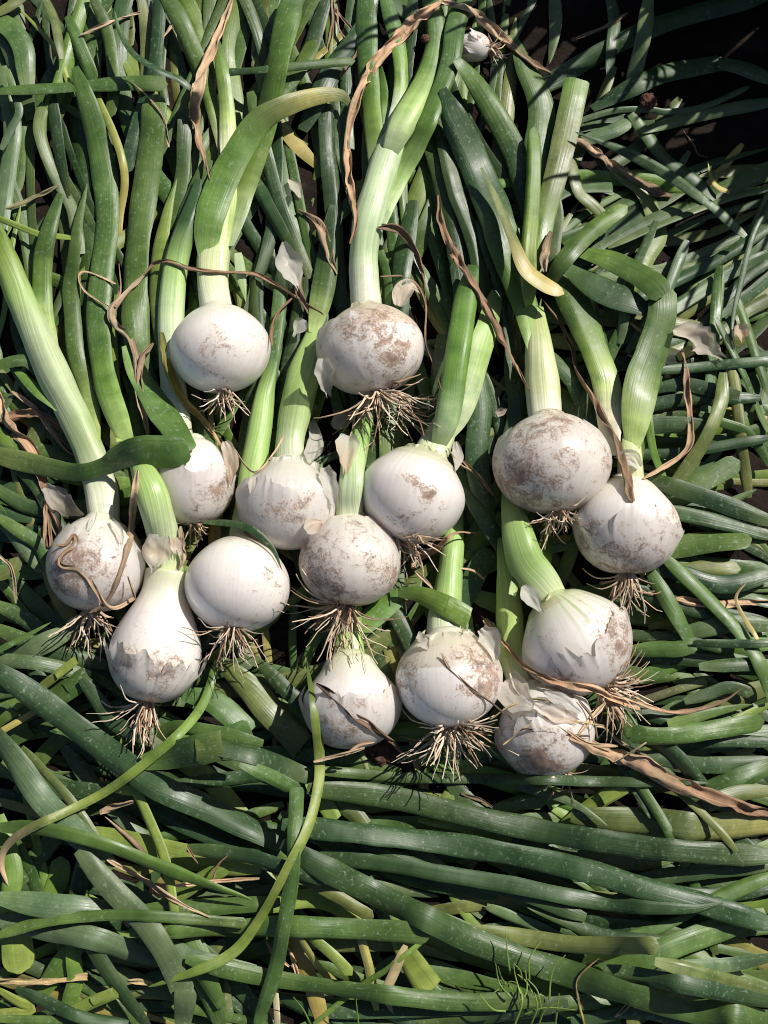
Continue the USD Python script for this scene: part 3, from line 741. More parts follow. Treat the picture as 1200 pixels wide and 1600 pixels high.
def lay_dry(text, group, lift=0.001, name='dried_leaf'):
    for q in rows(text):
        w, code, ends, path = float(q[0]), q[1], q[2], q[3]
        s = nseed()
        v, f, uv, col, xyz = blade(path, w * .92, .16, code, ends, s, dry=True, lift=lift, step=4.0)
        p = put(name, v, f, M_DRY, origin=xyz[0] * [1, 1, 0], col=col, uv=uv)
        tag(p, None, 'dried leaf', group)
        if len(q) > 4: p.SetCustomDataByKey('label', q[4])
        else: later(p, auto_label([t[:2] for t in parse(path.replace('/', ' '), w)], w, code, ends, 'dried strip'))

lay_leaves(HEAP, 'loose onion leaves of the heap')
lay_dry(DRYBED, 'dried leaves lying in the heap')
lay_leaves(TOP, 'loose onion leaves of the heap', 6.0)
# ---------------------------------------------------------------- onions
BULBS = []
def smax(a, b, p): return (a ** p + b ** p) ** (1 / p)

class Bulb:
    def __init__(s, c, ax, W, Hb, Ht, rn, pear=0.14, pitch=0.0, level=0.1, spots=(), ext=10, seed=0, green=.35, dz=0.0, veins=0):
        s.seed, s.veins = seed, veins
        R0 = W / 2 * mpp(.07)
        # where it rests: on the heap, and against the bulbs already there
        z = .07
        for _ in range(2):
            q = world(c[0], c[1], z); d2 = (_gx - q[0]) ** 2 + (_gy - q[1]) ** 2
            low = np.percentile(HM[d2 < (R0 * .6) ** 2], 50)
            z = min(low, .052) + .80 * R0
            for b in BULBS:
                dd = math.hypot(b.c[0] - q[0], b.c[1] - q[1]); t = (R0 + b.R) * .89
                if dd < t: z = max(z, b.c[2] + min(math.sqrt(t * t - dd * dd), .024))
        z += dz
        s.c = world(c[0], c[1], z); k = mpp(z); s.k = k
        s.R, s.Hb, s.Ht, s.rn, s.pear = W / 2 * k, Hb * k, Ht * k, rn * k, pear
        a = np.array([ax[0], -ax[1], 0.0]); a /= np.linalg.norm(a)
        s.a = a * math.cos(pitch) - np.array([0, 0, math.sin(pitch)])
        s.e1 = np.cross(s.a, [0, 0, 1.0]); s.e1 /= np.linalg.norm(s.e1); s.e2 = np.cross(s.e1, s.a)
        n = 54
        th = np.linspace(0, np.pi, n)
        ss = np.where(th < np.pi / 2, -s.Hb * np.cos(th), -s.Ht * np.cos(th)); r = s.R * np.sin(th) ** (.93)
        s.ext = ext * k
        up = ss > 0; xx = np.clip(ss / s.Ht, 0, 1)
        tear = s.rn + (s.R - s.rn) * (.5 + .5 * np.cos(np.pi * xx))
        r = np.where(up, r * (1 - pear) + tear * pear, r)
        x = np.clip((xx - .42) / .58, 0, 1); nk = s.rn * x * x * (3 - 2 * x)
        r = smax(np.maximum(r, 1e-6), np.maximum(nk, 1e-9), 2.3)
        ss = np.r_[ss, s.Ht + s.ext * np.array([.35, .7, 1.0])]; r = np.r_[r, s.rn * np.array([.93, .80, .55])]
        # the basal plate: a slight hollow at the root end
        r[0] = 0; ss[0] = -s.Hb * .955; ss[1] = min(ss[1], -s.Hb * .97); 
        s.ss, s.rr = ss, r
        s.root = s.c - s.a * s.Hb * .97
        s.neck = s.c + s.a * (s.Ht + s.ext * .5)
        s.level, s.spots, s.green = level, spots, green
        tg = min(1, green * 1.7); s.top = np.array([.715, .68, .64]) * (1 - tg) + np.array(COL['w']) * .98 * tg
        L = np.r_[0, np.cumsum(np.hypot(np.diff(ss), np.diff(r)))]; s.vv = L / L[-1]
    def at(s, u, v, off=0.0):
        """surface point at angle u (0 towards the viewer above) and place v along the profile (0 roots, 1 neck)"""
        ax, r = np.interp(v, s.vv, s.ss), np.interp(v, s.vv, s.rr)
        d = np.cos(u)[..., None] * s.e2 + np.sin(u)[..., None] * s.e1
        q = np.stack([np.cos(u), np.sin(u), ax / s.R], -1)
        lob = 1 + .014 * (meshkit.fbm(q * 1.6 + s.seed * 7.3, 2, 5) - .5) * 2 + .006 * np.sin(u * 5 + s.seed + ax / s.R * 1.3) * np.clip(r / s.R, 0, 1)
        P = s.c + s.a * ax[..., None] + d * (r * lob + off)[..., None]
        return P + s.a * np.where(ax[..., None] < 0, -1, 1) * np.abs(np.clip(ax / s.Hb, -1, 0))[..., None] ** 4 * np.asarray(off)[..., None] if np.ndim(off) else P
    def paint(s, P, v, u=None):
        w = np.array([.715, .68, .64]); g = np.array(COL['w']) * .98
        t = np.clip((v - .62) / .38, 0, 1)[:, None] ** 1.5 * s.green * 1.7
        col = w * (1 - np.clip(t, 0, 1)) + g * np.clip(t, 0, 1)
        if s.veins and u is not None:
            k = np.clip(np.cos(u * s.veins) * 1.6 - .75 + .4 * np.sin(u * 7), 0, 1) * np.clip((v - .42) / .35, 0, 1) * np.clip((u + .5) / .6, 0, 1)
            col = col * (1 - .75 * k[:, None]) + np.array([.30, .42, .16]) * .75 * k[:, None]
        Q = P - s.c; x, y = Q @ s.e1 / s.R, -(Q @ s.a) / s.R          # in the picture's sense: right, down
        up = (Q @ s.e2) > -.3 * s.R
        d = np.full(len(P), s.level)
        for (sx, sy, sg, amp) in s.spots:
            d = d + amp * np.exp(-((x - sx) ** 2 + (y - sy) ** 2) / sg ** 2) * up
        d = d + .35 * np.exp(-((v - .03) / .10) ** 2)
        return col, d
    def mesh(s, nu=96, nv=70):
        v = np.linspace(0, 1, nv); u = np.linspace(-np.pi, np.pi, nu + 1)
        V, U = np.meshgrid(v, u, indexing='ij')
        P = s.at(U, V)
        i = np.arange(nv - 1)[:, None] * (nu + 1) + np.arange(nu)[None]
        f = np.concatenate([np.stack([i, i + nu + 2, i + 1], -1).reshape(-1, 3), np.stack([i, i + nu + 1, i + nu + 2], -1).reshape(-1, 3)])
        P = P.reshape(-1, 3); uv = np.stack([U / (2 * np.pi) + s.seed * .37, V + s.seed], -1).reshape(-1, 2)
        nrm = np.cross(P[f[nu * 20, 1]] - P[f[nu * 20, 0]], P[f[nu * 20, 2]] - P[f[nu * 20, 0]])
        if nrm @ (P[f[nu * 20, 0]] - s.c) < 0: f = f[:, ::-1]
        col, d = s.paint(P, V.reshape(-1), U.reshape(-1))
        return P, f, col, d, uv
    def shell(s, v0, v1, jag, u0, u1, seed, lift=.0009, curl=.0025, nu=110, nv=16, tint=(1, 1, 1), top=True):
        """an outer papery skin: from v0 to a torn edge near v1, between the angles u0 and u1"""
        u = np.linspace(u0, u1, nu); k = np.linspace(0, 1, nv)
        z = np.zeros(nu)
        edge = v1 + jag * ((meshkit.fbm(np.stack([u * 2.2 + seed, z, z], -1), 3, seed) - .5) * 2.2 + (meshkit.noise(np.stack([u * 14 + seed, z, z], -1), seed) - .5) * .35)
        V = v0 + (np.clip(edge, .02, .985)[None] - v0) * k[:, None]; U = np.broadcast_to(u, V.shape)
        side = np.minimum(1, np.minimum(u - u0, u1 - u) / .25)[None]
        off = lift + curl * np.clip((k[:, None] - .72) / .28, 0, 1) ** 2 * (.3 + 1.1 * meshkit.noise(np.stack([U * 3 + seed, V * 0, V * 0], -1), seed + 3)) * (side > .02)
        off = off * np.maximum(side, .15) * np.clip(k[:, None] / .3 + .05, 0, 1)
        P = s.at(U, V, off).reshape(-1, 3)
        i = np.arange(nv - 1)[:, None] * nu + np.arange(nu - 1)[None]
        f = np.concatenate([np.stack([i, i + nu + 1, i + 1], -1).reshape(-1, 3), np.stack([i, i + nu, i + nu + 1], -1).reshape(-1, 3)])
        j = (nv // 2) * (nu - 1) + nu // 2
        nrm = np.cross(P[f[j, 1]] - P[f[j, 0]], P[f[j, 2]] - P[f[j, 0]])
        if nrm @ (P[f[j, 0]] - s.c) < 0: f = f[:, ::-1]
        col, d = s.paint(P, V.reshape(-1)); d = d + .04
        return P, f, col * np.array(tint), d, np.stack([U / (2 * np.pi) + s.seed * .37, V + s.seed], -1).reshape(-1, 2)
    def press(s):
        P = s.at(*[q for q in np.meshgrid(np.linspace(-1.5, 1.5, 120), np.linspace(0.01, .93, 110), indexing='ij')]).reshape(-1, 3)
        i, j = ij(P[:, 0], P[:, 1]); np.maximum.at(HM, (i, j), P[:, 2])

def onion(label, group, c, ax, W, Hb, Ht, rn, neck, neck_code, leaves=(), roots=None, shells=(), flaps=(), **kw):
    s0 = nseed()
    b = Bulb(c, ax, W, Hb, Ht, rn, seed=s0 % 50, **kw)
    t = thing('onion', label, 'onion', b.c, group); tp = str(t.GetPath()); o = b.c
    P, f, col, d, uv = b.mesh(300 if b.veins else 96)
    put('bulb', P, f, M_BULB, tp, o, col, d, uv)
    for k, sh in enumerate(shells):
        P, f, col, d, uv = b.shell(*sh[:5], seed=s0 + k, **(sh[5] if len(sh) > 5 else {}))
        put('papery_skin', P, f, M_SKIN, tp, o, col, d, uv)
    todo = []
    if neck:
        np_ = parse(neck, 50); ux, uy = np_[0][0] - np_[1][0], np_[0][1] - np_[1][1]; ul = math.hypot(ux, uy)
        np_[0] = (np_[0][0], np_[0][1], 2 * rn * .98)
        np_.insert(0, (np_[0][0] + ux / ul * 26, np_[0][1] + uy / ul * 26, 2 * rn * .95))
        v, f, uv, col, xyz = blade(np_, 50, .9, neck_code, 'x-', s0 + 3, z_start=b.neck[2] - .002, crease=0, press=False, lean=0)
        m_ = np.clip(1 - (LAST[1] - .10) / .22, 0, 1)[:, None]; col = col * (1 - m_) + b.top * m_
        put('stem', v, f, M_NECK, tp, o, col, uv=uv); nhw = LAST[0]; q4 = min(5, len(xyz) // 4)
        for q in leaves:
            path, code, sec, ends = q[:4]; opt = q[4] if len(q) > 4 else {}
            p0 = parse(path.split('/')[0], 30)[0]
            dst = [math.hypot(*(world(p0[0], p0[1], w[2]) - w)[:2]) for w in xyz]; jn = int(np.argmin(dst))
            zs = xyz[jn][2] + opt.get('up', nhw[jn] * .45) if min(dst) < .03 else None
            v, f, uv, col, lx = blades(path, 30, sec, code, ends, nseed(), z_start=zs, crease=opt.get('crease'), lean=opt.get('lean'), taper=opt.get('taper'), lift=opt.get('lift', 0))
            pr = put('leaf', v, f, M_LEAF, tp, o, col, uv=uv)
            if 'label' in opt: tag(pr, opt['label'])
    if neck: press_in(xyz[q4:], nhw[q4:], .9)
    b.press()
    for k, (path, w, code) in enumerate(flaps):
        flap(path, w, code, tp, o)
    if roots:
        n, spread, length, turn = roots[:4]; n = int(n * 1.8)
        rng = np.random.default_rng(s0 * 3 + 1)
        base = -b.a; ta = math.radians(turn); base = base * math.cos(ta) + b.e1 * math.sin(ta)
        for k in range(n):
            th, ph = rng.uniform(0, 2 * np.pi), math.radians(spread) * math.sqrt(rng.uniform(0, 1))
            sv = np.cross(base, [0, 0, 1.0]); sv /= np.linalg.norm(sv); uvv = np.cross(sv, base)
            d = base * math.cos(ph) + (sv * math.cos(th) + uvv * .75 * math.sin(th)) * math.sin(ph)
            L = length * b.k * rng.uniform(.6, 1.45); m = 9
            p = b.root + (sv * math.cos(th) + uvv * math.sin(th)) * b.R * .11 * math.sqrt(rng.uniform(.1, 1)) + b.a * .002
            pts = [p]; dd = d.copy(); w1, w2 = rng.normal(0, .11, 3), rng.normal(0, .16, 3)
            for q in range(m):
                dd = dd + w1 + w2 * math.sin(q * 1.3) + np.array([0, 0, -.05]) + rng.normal(0, .05, 3); dd /= np.linalg.norm(dd)
                p = p + dd * L / m; i, j = ij(p[0], p[1])
                if q > 1: p = np.array([p[0], p[1], max(p[2], min(HM[i, j], b.root[2] + .02) + .0012)])
                pts.append(p)
            pts = np.array(pts); r = np.linspace(.00092, .00036, m + 1) * rng.uniform(.6, 1.25)
            v, f, uv, tt = sweep(pts, r, r, sides=6, seed=s0 + k, wav=.02)
            put('root', v, f, M_ROOT, tp, o, ramp(rng.choice(['r', 'r', 'q', 'z']), tt, s0 + k, .2), uv=uv)
        # the woody plate that the roots leave from
        q = np.linspace(0, 2 * np.pi, 17); cen = b.root + b.a * .0005
        sv = np.cross(base, [0, 0, 1.0]); sv /= np.linalg.norm(sv); uvv = np.cross(sv, base)
        pts = np.array([cen - base * .003, cen, cen + base * .002, cen + base * .003]); rr = np.array([.13, .14, .11, .04]) * b.R
        v, f, uv, tt = sweep(pts, rr, rr, sides=12, seed=s0, wav=.10)
        put('root_plate', v, f, M_ROOT, tp, o, ramp('z', tt, s0, .1), uv=uv)
    BULBS.append(b)
    return b, tp

COL.update({'r': (.68, .54, .40), 'q': (.54, .40, .28), 'z': (.30, .19, .12), 'P': (.64, .59, .50), 'G': (.50, .46, .40)})

def flap(path, w, code, parent, origin, name='skin_flap', z_start=None):
    """a scrap of dry skin: a thin crumpled sheet, curling along its length"""
    P = dense(parse(path, w), 3.0); s0 = nseed(); n = len(P); m = 15
    xyz, hw = lay(P, .05, z_start, .0015 + w * .25 * mpp(.09) * .5, 40)
    T = np.gradient(xyz, axis=0); T /= np.linalg.norm(T, axis=1, keepdims=True) + 1e-12
    S = np.cross([0, 0, 1.0], T); S /= np.linalg.norm(S, axis=1, keepdims=True); N = np.cross(T, S)
    x = np.linspace(-1, 1, m); t = np.linspace(0, 1, n)
    rng = np.random.default_rng(s0); bow = rng.uniform(.25, .6); tw = rng.uniform(-.5, .5)
    jag = np.sqrt(np.sin(np.pi * np.clip(.06 + .88 * t, 0, 1))) * 1.12 + .35 * (meshkit.noise(np.stack([t * n * .35, t * 0 + s0, t * 0], -1), 3) - .5)
    q = np.stack([np.broadcast_to(t[:, None] * n * .10, (n, m)), np.broadcast_to(x[None] * 1.6, (n, m)), np.full((n, m), s0 * 1.3)], -1)
    cr = (meshkit.fbm(q, 3, 7) - .5)
    a = tw * t[:, None]
    off = hw[:, None] * (bow * (x[None] ** 2) + .9 * cr)
    V = xyz[:, None] + S[:, None] * (x[None] * hw[:, None] * jag[:, None] * np.cos(a))[..., None] + N[:, None] * (off + x[None] * hw[:, None] * np.sin(a))[..., None]
    end = (meshkit.noise(np.stack([x * 5, x * 0 + s0, x * 0], -1), 5) - .4)
    V[-1] += T[-1] * (end * hw.mean() * 1.2)[:, None]
    i = np.arange(n - 1)[:, None] * m + np.arange(m - 1)[None]
    f = np.concatenate([np.stack([i, i + 1, i + m + 1], -1).reshape(-1, 3), np.stack([i, i + m + 1, i + m], -1).reshape(-1, 3)])
    uv = np.stack(np.broadcast_arrays(x[None] * .05 + s0 * .1, t[:, None] + s0), -1).reshape(-1, 2)
    col = ramp(code, np.repeat(t, m), s0, .06)
    return put(name, V.reshape(-1, 3), f, M_FLAP, parent, origin, col, np.full(n * m, .12), uv)

GR = 'white onions laid out on the leaves'
WRAP = (-2.2, 2.2)
def on(*a, **k): return onion(a[0], GR, *a[1:], **k)

on('onion with a tan-smudged lower side, mostly hidden behind the big looped leaf', (302, 752), (-.06, -1), 128, 70, 66, 22,
   '284,700,46 275,640,44 268,560,42 268,480,42 276,410,40 298,335,36 310,280,30', 'W>w>W>w>p>d>d',
   [('258,565,26 250,480,34 248,410,36 262,330,36 277,277,22', 'o>o>l>l>v', 'm', '-p', {'crease': .3})],
   (10, 30, 40, 0), [(.03, .62, .12, *WRAP)], [('352,690,20 362,720,20 360,755,14', 18, 'P>n')], level=.12, spots=[(.3, .5, .4, .9), (.9, .1, .3, .7), (.8, .5, .25, .8)])
on('leftmost onion of the group, soil-smudged, its stem passing under a looped leaf', (150, 884), (.08, -1), 150, 72, 74, 26,
   '163,812,54 158,765,54 142,712,52 120,660,52 85,588,58 55,520,50 30,460,48 8,400,44 -14,340,40', 'W>w>p>w>w>w>p>l>v',
   [('82,565,42 69,505,36 66,450,34 68,400,32 78,355,30 94,303,26', 'w>p>v>g>g', 'm', '--'),
    ('152,690,24 138,612,30 121,560,30 114,500,30 112,430,32 122,350,32 137,286,22', 'p>g>g>g', 'm', '-p'),
    ('92,640,24 60,612,24 25,578,22', 'p>v>v', 'm', '--'), ('-14,574,26 25,564,26 44,565,26 56,585,22', 'g>d', 'm', '--', {'lift': .004})],
   (20, 42, 62, 12), [(.03, .80, .10, *WRAP)], [('175,812,16 186,830,14 190,850,8', 14, 'P')], level=.22, spots=[(-.5, .35, .5, 1.1), (-.05, -.1, .45, 1.0), (.5, .2, .5, .6)])
on('clean round onion with no neck showing, under the dark strap leaf', (371, 914), (.05, -1), 165, 72, 74, 22,
   '377,850,46 392,760,44 404,680,40 415,610,38 425,560,36', 'w>p>p>p>g', [], (22, 48, 62, 0), [], level=.10, pitch=.25, spots=[(-.1, -.7, .3, .6), (.75, 0, .4, .6), (.3, .5, .5, .4)], green=.5)
on('onion with a ragged papery collar, a pale smooth shoulder and a soil band', (449, 785), (.04, -1), 157, 75, 66, 24,
   '452,735,46 453,690,48 462,640,54 476,580,54 490,530,46 494,490,36', 'W>w>p>p>p',
   [('490,520,34 505,450,40 514,390,36 522,320,30', 'p>g>d>d', 'm', '--')],
   None, [(.03, .66, .14, *WRAP), (.55, .93, .06, -.9, 1.9, {'curl': .006})],
   [('486,722,34 494,690,22 488,660,16', 26, 'P'), ('508,730,30 516,760,22 522,790,12', 24, 'P>P>G'), ('520,668,30 540,655,20 556,650,10', 24, 'P>t'), ('398,745,16 392,770,8', 14, 'P')],
   level=.14, spots=[(.4, .3, .42, 1.0), (-.5, .45, .3, .8), (0, .3, .3, .5)], pear=.35)
on('onion behind the crumbling dirt clod, long-necked, crossed by a dark twisted strand', (549, 1098), (-.06, -1), 152, 70, 72, 26,
   '546,1035,50 545,995,48 548,950,42 556,900,38', 'w>p>v>v', [('550,1005,34 575,972,40 606,945,40 645,918,30', 'l>v>v>g', 'f', '--', {'crease': .2})],
   None, [(.03, .55, .14, *WRAP)], [], level=.14, spots=[(-.3, .4, .45, .9), (.3, .1, .25, .6), (.0, .8, .5, .5)], pear=.6, green=.6)
on('lowest onion of the group, half hidden under crumpled skin and dried strands', (852, 1142), (-.4, -.92), 148, 70, 70, 24,
   '818,1080,48 802,1025,44 796,960,42 792,900,38 785,840,34', 'w>p>p>p>g', [], (10, 40, 40, -20), [(.03, .66, .16, *WRAP)],
   [('784,1068,40 806,1090,44 836,1106,26', 40, 'P>P>G'), ('800,1050,16 815,1075,22 826,1100,12', 20, 'P'), ('835,1100,20 868,1114,24 900,1126,14', 22, 'P>P>t'), ('850,1082,16 880,1096,20 905,1112,12', 18, 'P>G')], level=.25, spots=[(-.2, .3, .55, .9), (-.6, .5, .4, 1.1)])
on('onion beneath the twisted brown strand, dirty at its edges, its leaf bent double', (979, 822), (.03, -1), 165, 76, 76, 24,
   '985,755,50 985,705,46 990,662,44', 'W>w>p',
   [('958,712,38 951,645,42 947,597,46 931,552,50 906,490,60 886,440,56 866,400,40', 'W>W>p>v>g>g>d', 'm', '--', {'crease': .3}),
    ('1024,494,26 990,474,46 950,458,52 908,434,42 880,414,34', 'd>d>g', 'f', '--', {'lift': .006}),
    ('989,700,42 995,645,56 1005,590,62 1022,540,58 1034,495,50 1036,452,46/1036,462,38 1018,442,46 985,422,44 950,405,42 900,392,36', 'p>v>g>g>g>g>v>v', 'f', '--', {'crease': .35, 'lift': .004, 'label': 'broad green leaf bent over double'})],
   (22, 38, 66, 5), [(.03, .60, .16, *WRAP)], [('1000,730,20 985,715,24 962,712,12', 18, 'P')], level=.2, spots=[(.85, -.1, .3, 1.1), (-.2, .8, .5, .9), (-.9, .4, .35, .9), (.4, .6, .5, .6)], pear=.3)
on('onion with a peeled papery cap, crossed by one thin dark filament', (701, 1058), (-.05, -1), 166, 76, 68, 28,
   '693,1000,60 695,962,54 702,905,44 708,850,42 714,800,40', 'W>p>p>p',
   [],
   (44, 74, 76, 10), [(.60, .86, .15, -1.9, 1.9, {'curl': .005, 'tint': (1.0, .97, .88)})],
   [('752,982,24 766,1000,34 776,1030,16', 26, 'P'), ('668,998,30 652,1006,22', 24, 'P'), ('757,968,14 770,985,14 785,1000,8', 12, 't>n')], level=.24, spots=[(-.85, 0, .38, 1.1), (.6, -.3, .45, 1.1), (.75, .3, .4, .9), (.3, .4, .4, .5)])
on('onion with a green-veined shoulder and a bent stem, wrapped below by a dried strand', (898, 1000), (-.48, -.88), 174, 84, 74, 27,
   '862,938,58 842,908,62 822,880,62 812,850,56 802,805,50 794,760,44', 'w>w>p>p>p>g',
   [('842,908,34 850,880,28 852,850,26 853,812,24', 'p>v>v', 'm', '--'), ('800,930,26 806,905,22 816,880,18', 'p>v', 'm', '--')],
   (40, 50, 70, 25), [(.03, .48, .16, *WRAP), (.84, .97, .04, -2.0, 0.1, {'tint': (1, .95, .85)})], [('818,915,20 830,935,24 845,955,10', 20, 'P')],
   level=.16, spots=[(.75, .0, .4, 1.0), (.5, .5, .4, .9), (-.6, .5, .3, .8)], green=.8, pear=.25, veins=26)
on('pear-shaped onion with torn overlapping skins and a reddish collar', (243, 1022), (.13, -1), 142, 74, 130, 27,
   '261,885,50 258,850,52 247,805,52 235,765,52 221,728,46 205,690,42', 'w>w>w>p>p>l',
   [('186,690,18 180,620,22 176,560,24 174,510,22 180,460,16', 'p>l>v', 'm', '--'),
    ('202,694,40 187,660,42 166,600,42 156,540,42 153,490,40 160,420,40 168,340,42 160,250,44 146,190,40 130,140,34 117,105,28', 'p>v>g>g>g>g>g', 'm', '--', {'crease': .3})],
   (26, 34, 74, -8), [(.02, .40, .10, -2.4, .35, {'curl': .004}), (.02, .40, .14, .2, 2.4, {'curl': .003})],
   [('250,835,50 246,860,46 240,890,22', 40, 'P>r>P'), ('276,840,26 278,862,22', 20, 'r>P')], level=.14, spots=[(-.6, .35, .42, .9), (.5, .25, .42, .9), (.1, .7, .5, .6)], pear=.95, green=.75)
on('cleanest round onion, with a stubby tuft of trimmed roots', (344, 544), (-.1, -1), 162, 72, 66, 27,
   '338,486,56 333,445,52 334,400,54 345,340,52 352,290,46 352,235,40', 'W>w>w>p>w>W',
   [('372,395,26 378,440,24 384,472,12', 'w>p', 'f', '-p'),
    ('350,250,22 343,210,24 330,160,26 310,100,32 285,40,34 253,-18,36', 'w>v>g>g', 'm', '--'), ('354,255,34 356,205,30 353,150,26 346,100,24 335,55,22', 'W>p>v>g', 'm', '--'),
    ('358,385,38 373,320,44 396,250,44 420,170,48 440,70,48 463,-22,46', 'w>l>v>v>g', 'm', '--', {'crease': .2}),
    ('322,415,40 326,350,50 345,290,54 368,245,50 405,190,44 445,166,36 500,150,29 536,150,24 547,165,14', 'p>v>v>v>o>Y>o', 'f', '--', {'crease': .5, 'lift': .004, 'label': 'yellowing leaf bent over at its tip'})],
   (20, 26, 46, 5), [], [], level=.2, spots=[(0, .35, .5, .5), (.35, .0, .5, .3)], green=.3)
on('pale smooth onion with a dark teardrop-shaped stain', (645, 770), (.32, -1), 168, 78, 66, 31,
   '674,708,66 690,675,60 702,640,58', 'W>w>w',
   [('698,682,48 718,640,46 736,592,44 749,550,46 761,510,40 776,455,36', 'w>w>p>p>g', 'm', '--'), ('684,700,46 698,655,44 708,600,42 717,540,42 728,470,40 739,415,38', 'w>v>v>g', 'r', '--', {'lift': .006})],
   (30, 50, 62, 40), [(.80, .95, .05, -2.0, 2.0, {'tint': (1, .98, .9)})], [('712,690,14 715,715,16 712,735,8', 14, 'P')], level=.06, spots=[(.30, .10, .17, 1.5), (.0, -.02, .10, 1.3), (.45, .65, .5, .7), (.0, .8, .4, .4)], green=.55)
on('soil-peppered onion at the centre with long fanned roots below it', (547, 879), (.05, -1), 158, 68, 74, 24,
   '545,812,48 547,770,42 553,720,40 566,670,38 582,625,36', 'w>w>p>v', [], (34, 46, 84, -18), [(.03, .86, .05, *WRAP)], [('478,830,24 490,822,26 504,816,14', 20, 'P>t')],
   level=.48, spots=[(-.8, .1, .5, .6), (.85, .3, .4, .7), (-.3, .75, .5, .6), (.2, -.3, .5, .3)])
on('muddy-topped onion with a torn hanging skin, broad above its long roots', (579, 545), (-.15, -1), 174, 73, 66, 27,
   '573,482,58 569,440,52 568,400,50 575,350,54 588,300,50 603,250,50 622,205,52 641,172,44', 'W>w>w>w>w>w',
   [('604,215,20 599,140,18 592,95,16', 'w>v>g', 'm', '--'), ('608,235,34 618,195,32 625,160,30 627,120,26 622,70,28 608,20,30 597,-18,30', 'W>W>l>v>g>g', 'm', '--'),
    ('592,285,40 586,225,34 579,150,36 574,80,38 570,-18,40', 'w>l>v>g>g', 'm', '--'), ('606,245,44 626,200,48 655,150,46 672,110,40 682,60,36 676,10,38 664,-18,38', 'w>p>v>g>g', 'r', '--'),
    ('596,350,40 606,312,42 630,265,38 660,210,34 685,150,34 704,95,36 712,40,36 735,-18,34', 'w>p>v>g>g>g', 'm', '--', {'lift': .003})],
   (42, 62, 90, 5), [(.04, .74, .07, -2.2, -.1, {'curl': .004}), (.60, .95, .06, -1.0, 2.2, {'tint': (1, .92, .82)})],
   [('622,478,24 630,456,30 642,446,22 656,458,6', 24, 'P'), ('505,560,30 508,588,26 513,614,14', 24, 'P>P>G')], level=.24, spots=[(.15, -.25, .5, 1.0), (-.4, -.1, .3, .8), (.5, .35, .42, .8), (.2, .7, .4, .6)], green=.3)
on('largest onion, heavily speckled with dirt, under the tallest pair of leaves', (862, 722), (-.06, -1), 186, 82, 74, 29,
   '852,655,60 848,605,60 842,545,52 838,480,46', 'W>w>w>p',
   [('820,340,36 836,260,46 846,170,48 824,110,42 800,55,34', 'g>g>g>g', 'f', '--'),
    ('824,340,30 806,245,40 785,200,42 752,145,42 712,92,34', 'd>d>g>g', 'm', '--', {'lift': .003}),
    ('850,455,28 885,402,32 930,357,32 980,321,24', 'g>g>v', 'm', '-r', {'lift': .010}),
    ('838,560,42 824,490,48 800,420,56 772,330,62 735,240,58 708,180,46 692,138,30', 'p>v>g>d>d>d', 'm', '--', {'crease': .3}),
    ('838,440,28 852,340,36 872,260,40 888,190,44 901,128,46', 'l>v>o>o>v', 'f', '-c', {'lift': .004}),
    ('827,480,28 826,400,28 831,330,28 834,260,26 834,198,22', 'l>l>v>v', 'r', '-r', {'lift': .006}),
    ('752,262,8 776,312,14 801,372,20 822,420,30 850,443,32 882,459,18', 'g>o>o>Y>Y', 'f', '-r', {'lift': .008, 'label': 'yellow withering leaf with a folded tip'})],
   (26, 34, 50, 5), [(.04, .78, .09, *WRAP)], [('776,648,14 790,640,12', 10, 'P')], level=.36, spots=[(-.6, -.45, .4, .7), (-.3, .5, .5, .8), (.1, -.7, .45, .9), (.9, .1, .3, .7), (-.85, .3, .4, .8)], green=.25)
onion('tiny egg-shaped onion bulb lying alone on dark soil behind the tall leaves', None, (740, 73), (-1, -.22), 46, 28, 30, 6, None, '', [], (16, 42, 32, 0), [(.03, .6, .12, *WRAP)], [],
      level=.25, spots=[(.2, .3, .6, .8)], dz=-.004)

# ---------------------------------------------------------------- what lies over the onions
OVER = """
36;m;g>v>v;-c;622,926,28 655,929,34 698,948,38 731,966,36;bright green leaf stub with an open cut end above the paper-capped onion
24;f;v>g>g>g>g>o;--;196,540,28 218,588,42 248,635,52 272,670,50 292,706,40/294,700,40 272,706,54 226,706,60 190,714,44 165,728,30 120,738,30 60,727,34 0,711,34 -20,704,34;big leaf folded into a loop in front of one onion
13;m;d;-p;318,816,10 360,818,13 396,829,14 424,856,14 442,892,8;small dark strap-like leaf tip lying over the onion with no neck showing
17;m;d;-p;490,1203 560,1209 630,1215 800,1217 940,1221 1108,1224;long thin dark leaf lying straight across beneath the lowest onion
15;m;g>v>l>o>t;-p;340,1030 318,1098 284,1142 217,1200 160,1240 100,1270 40,1298 8,1325 2,1350 13,1384;long slender leaf curving away from the pear-shaped onion's side to a thin dry tip
17;m;g>l>l>v;pp;477,1026,10 490,1100 499,1180 498,1222 482,1290 450,1355 400,1445 362,1490 300,1520 232,1542;long bright yellow-green leaf hanging down in a wide curve over the crosswise leaves
"""
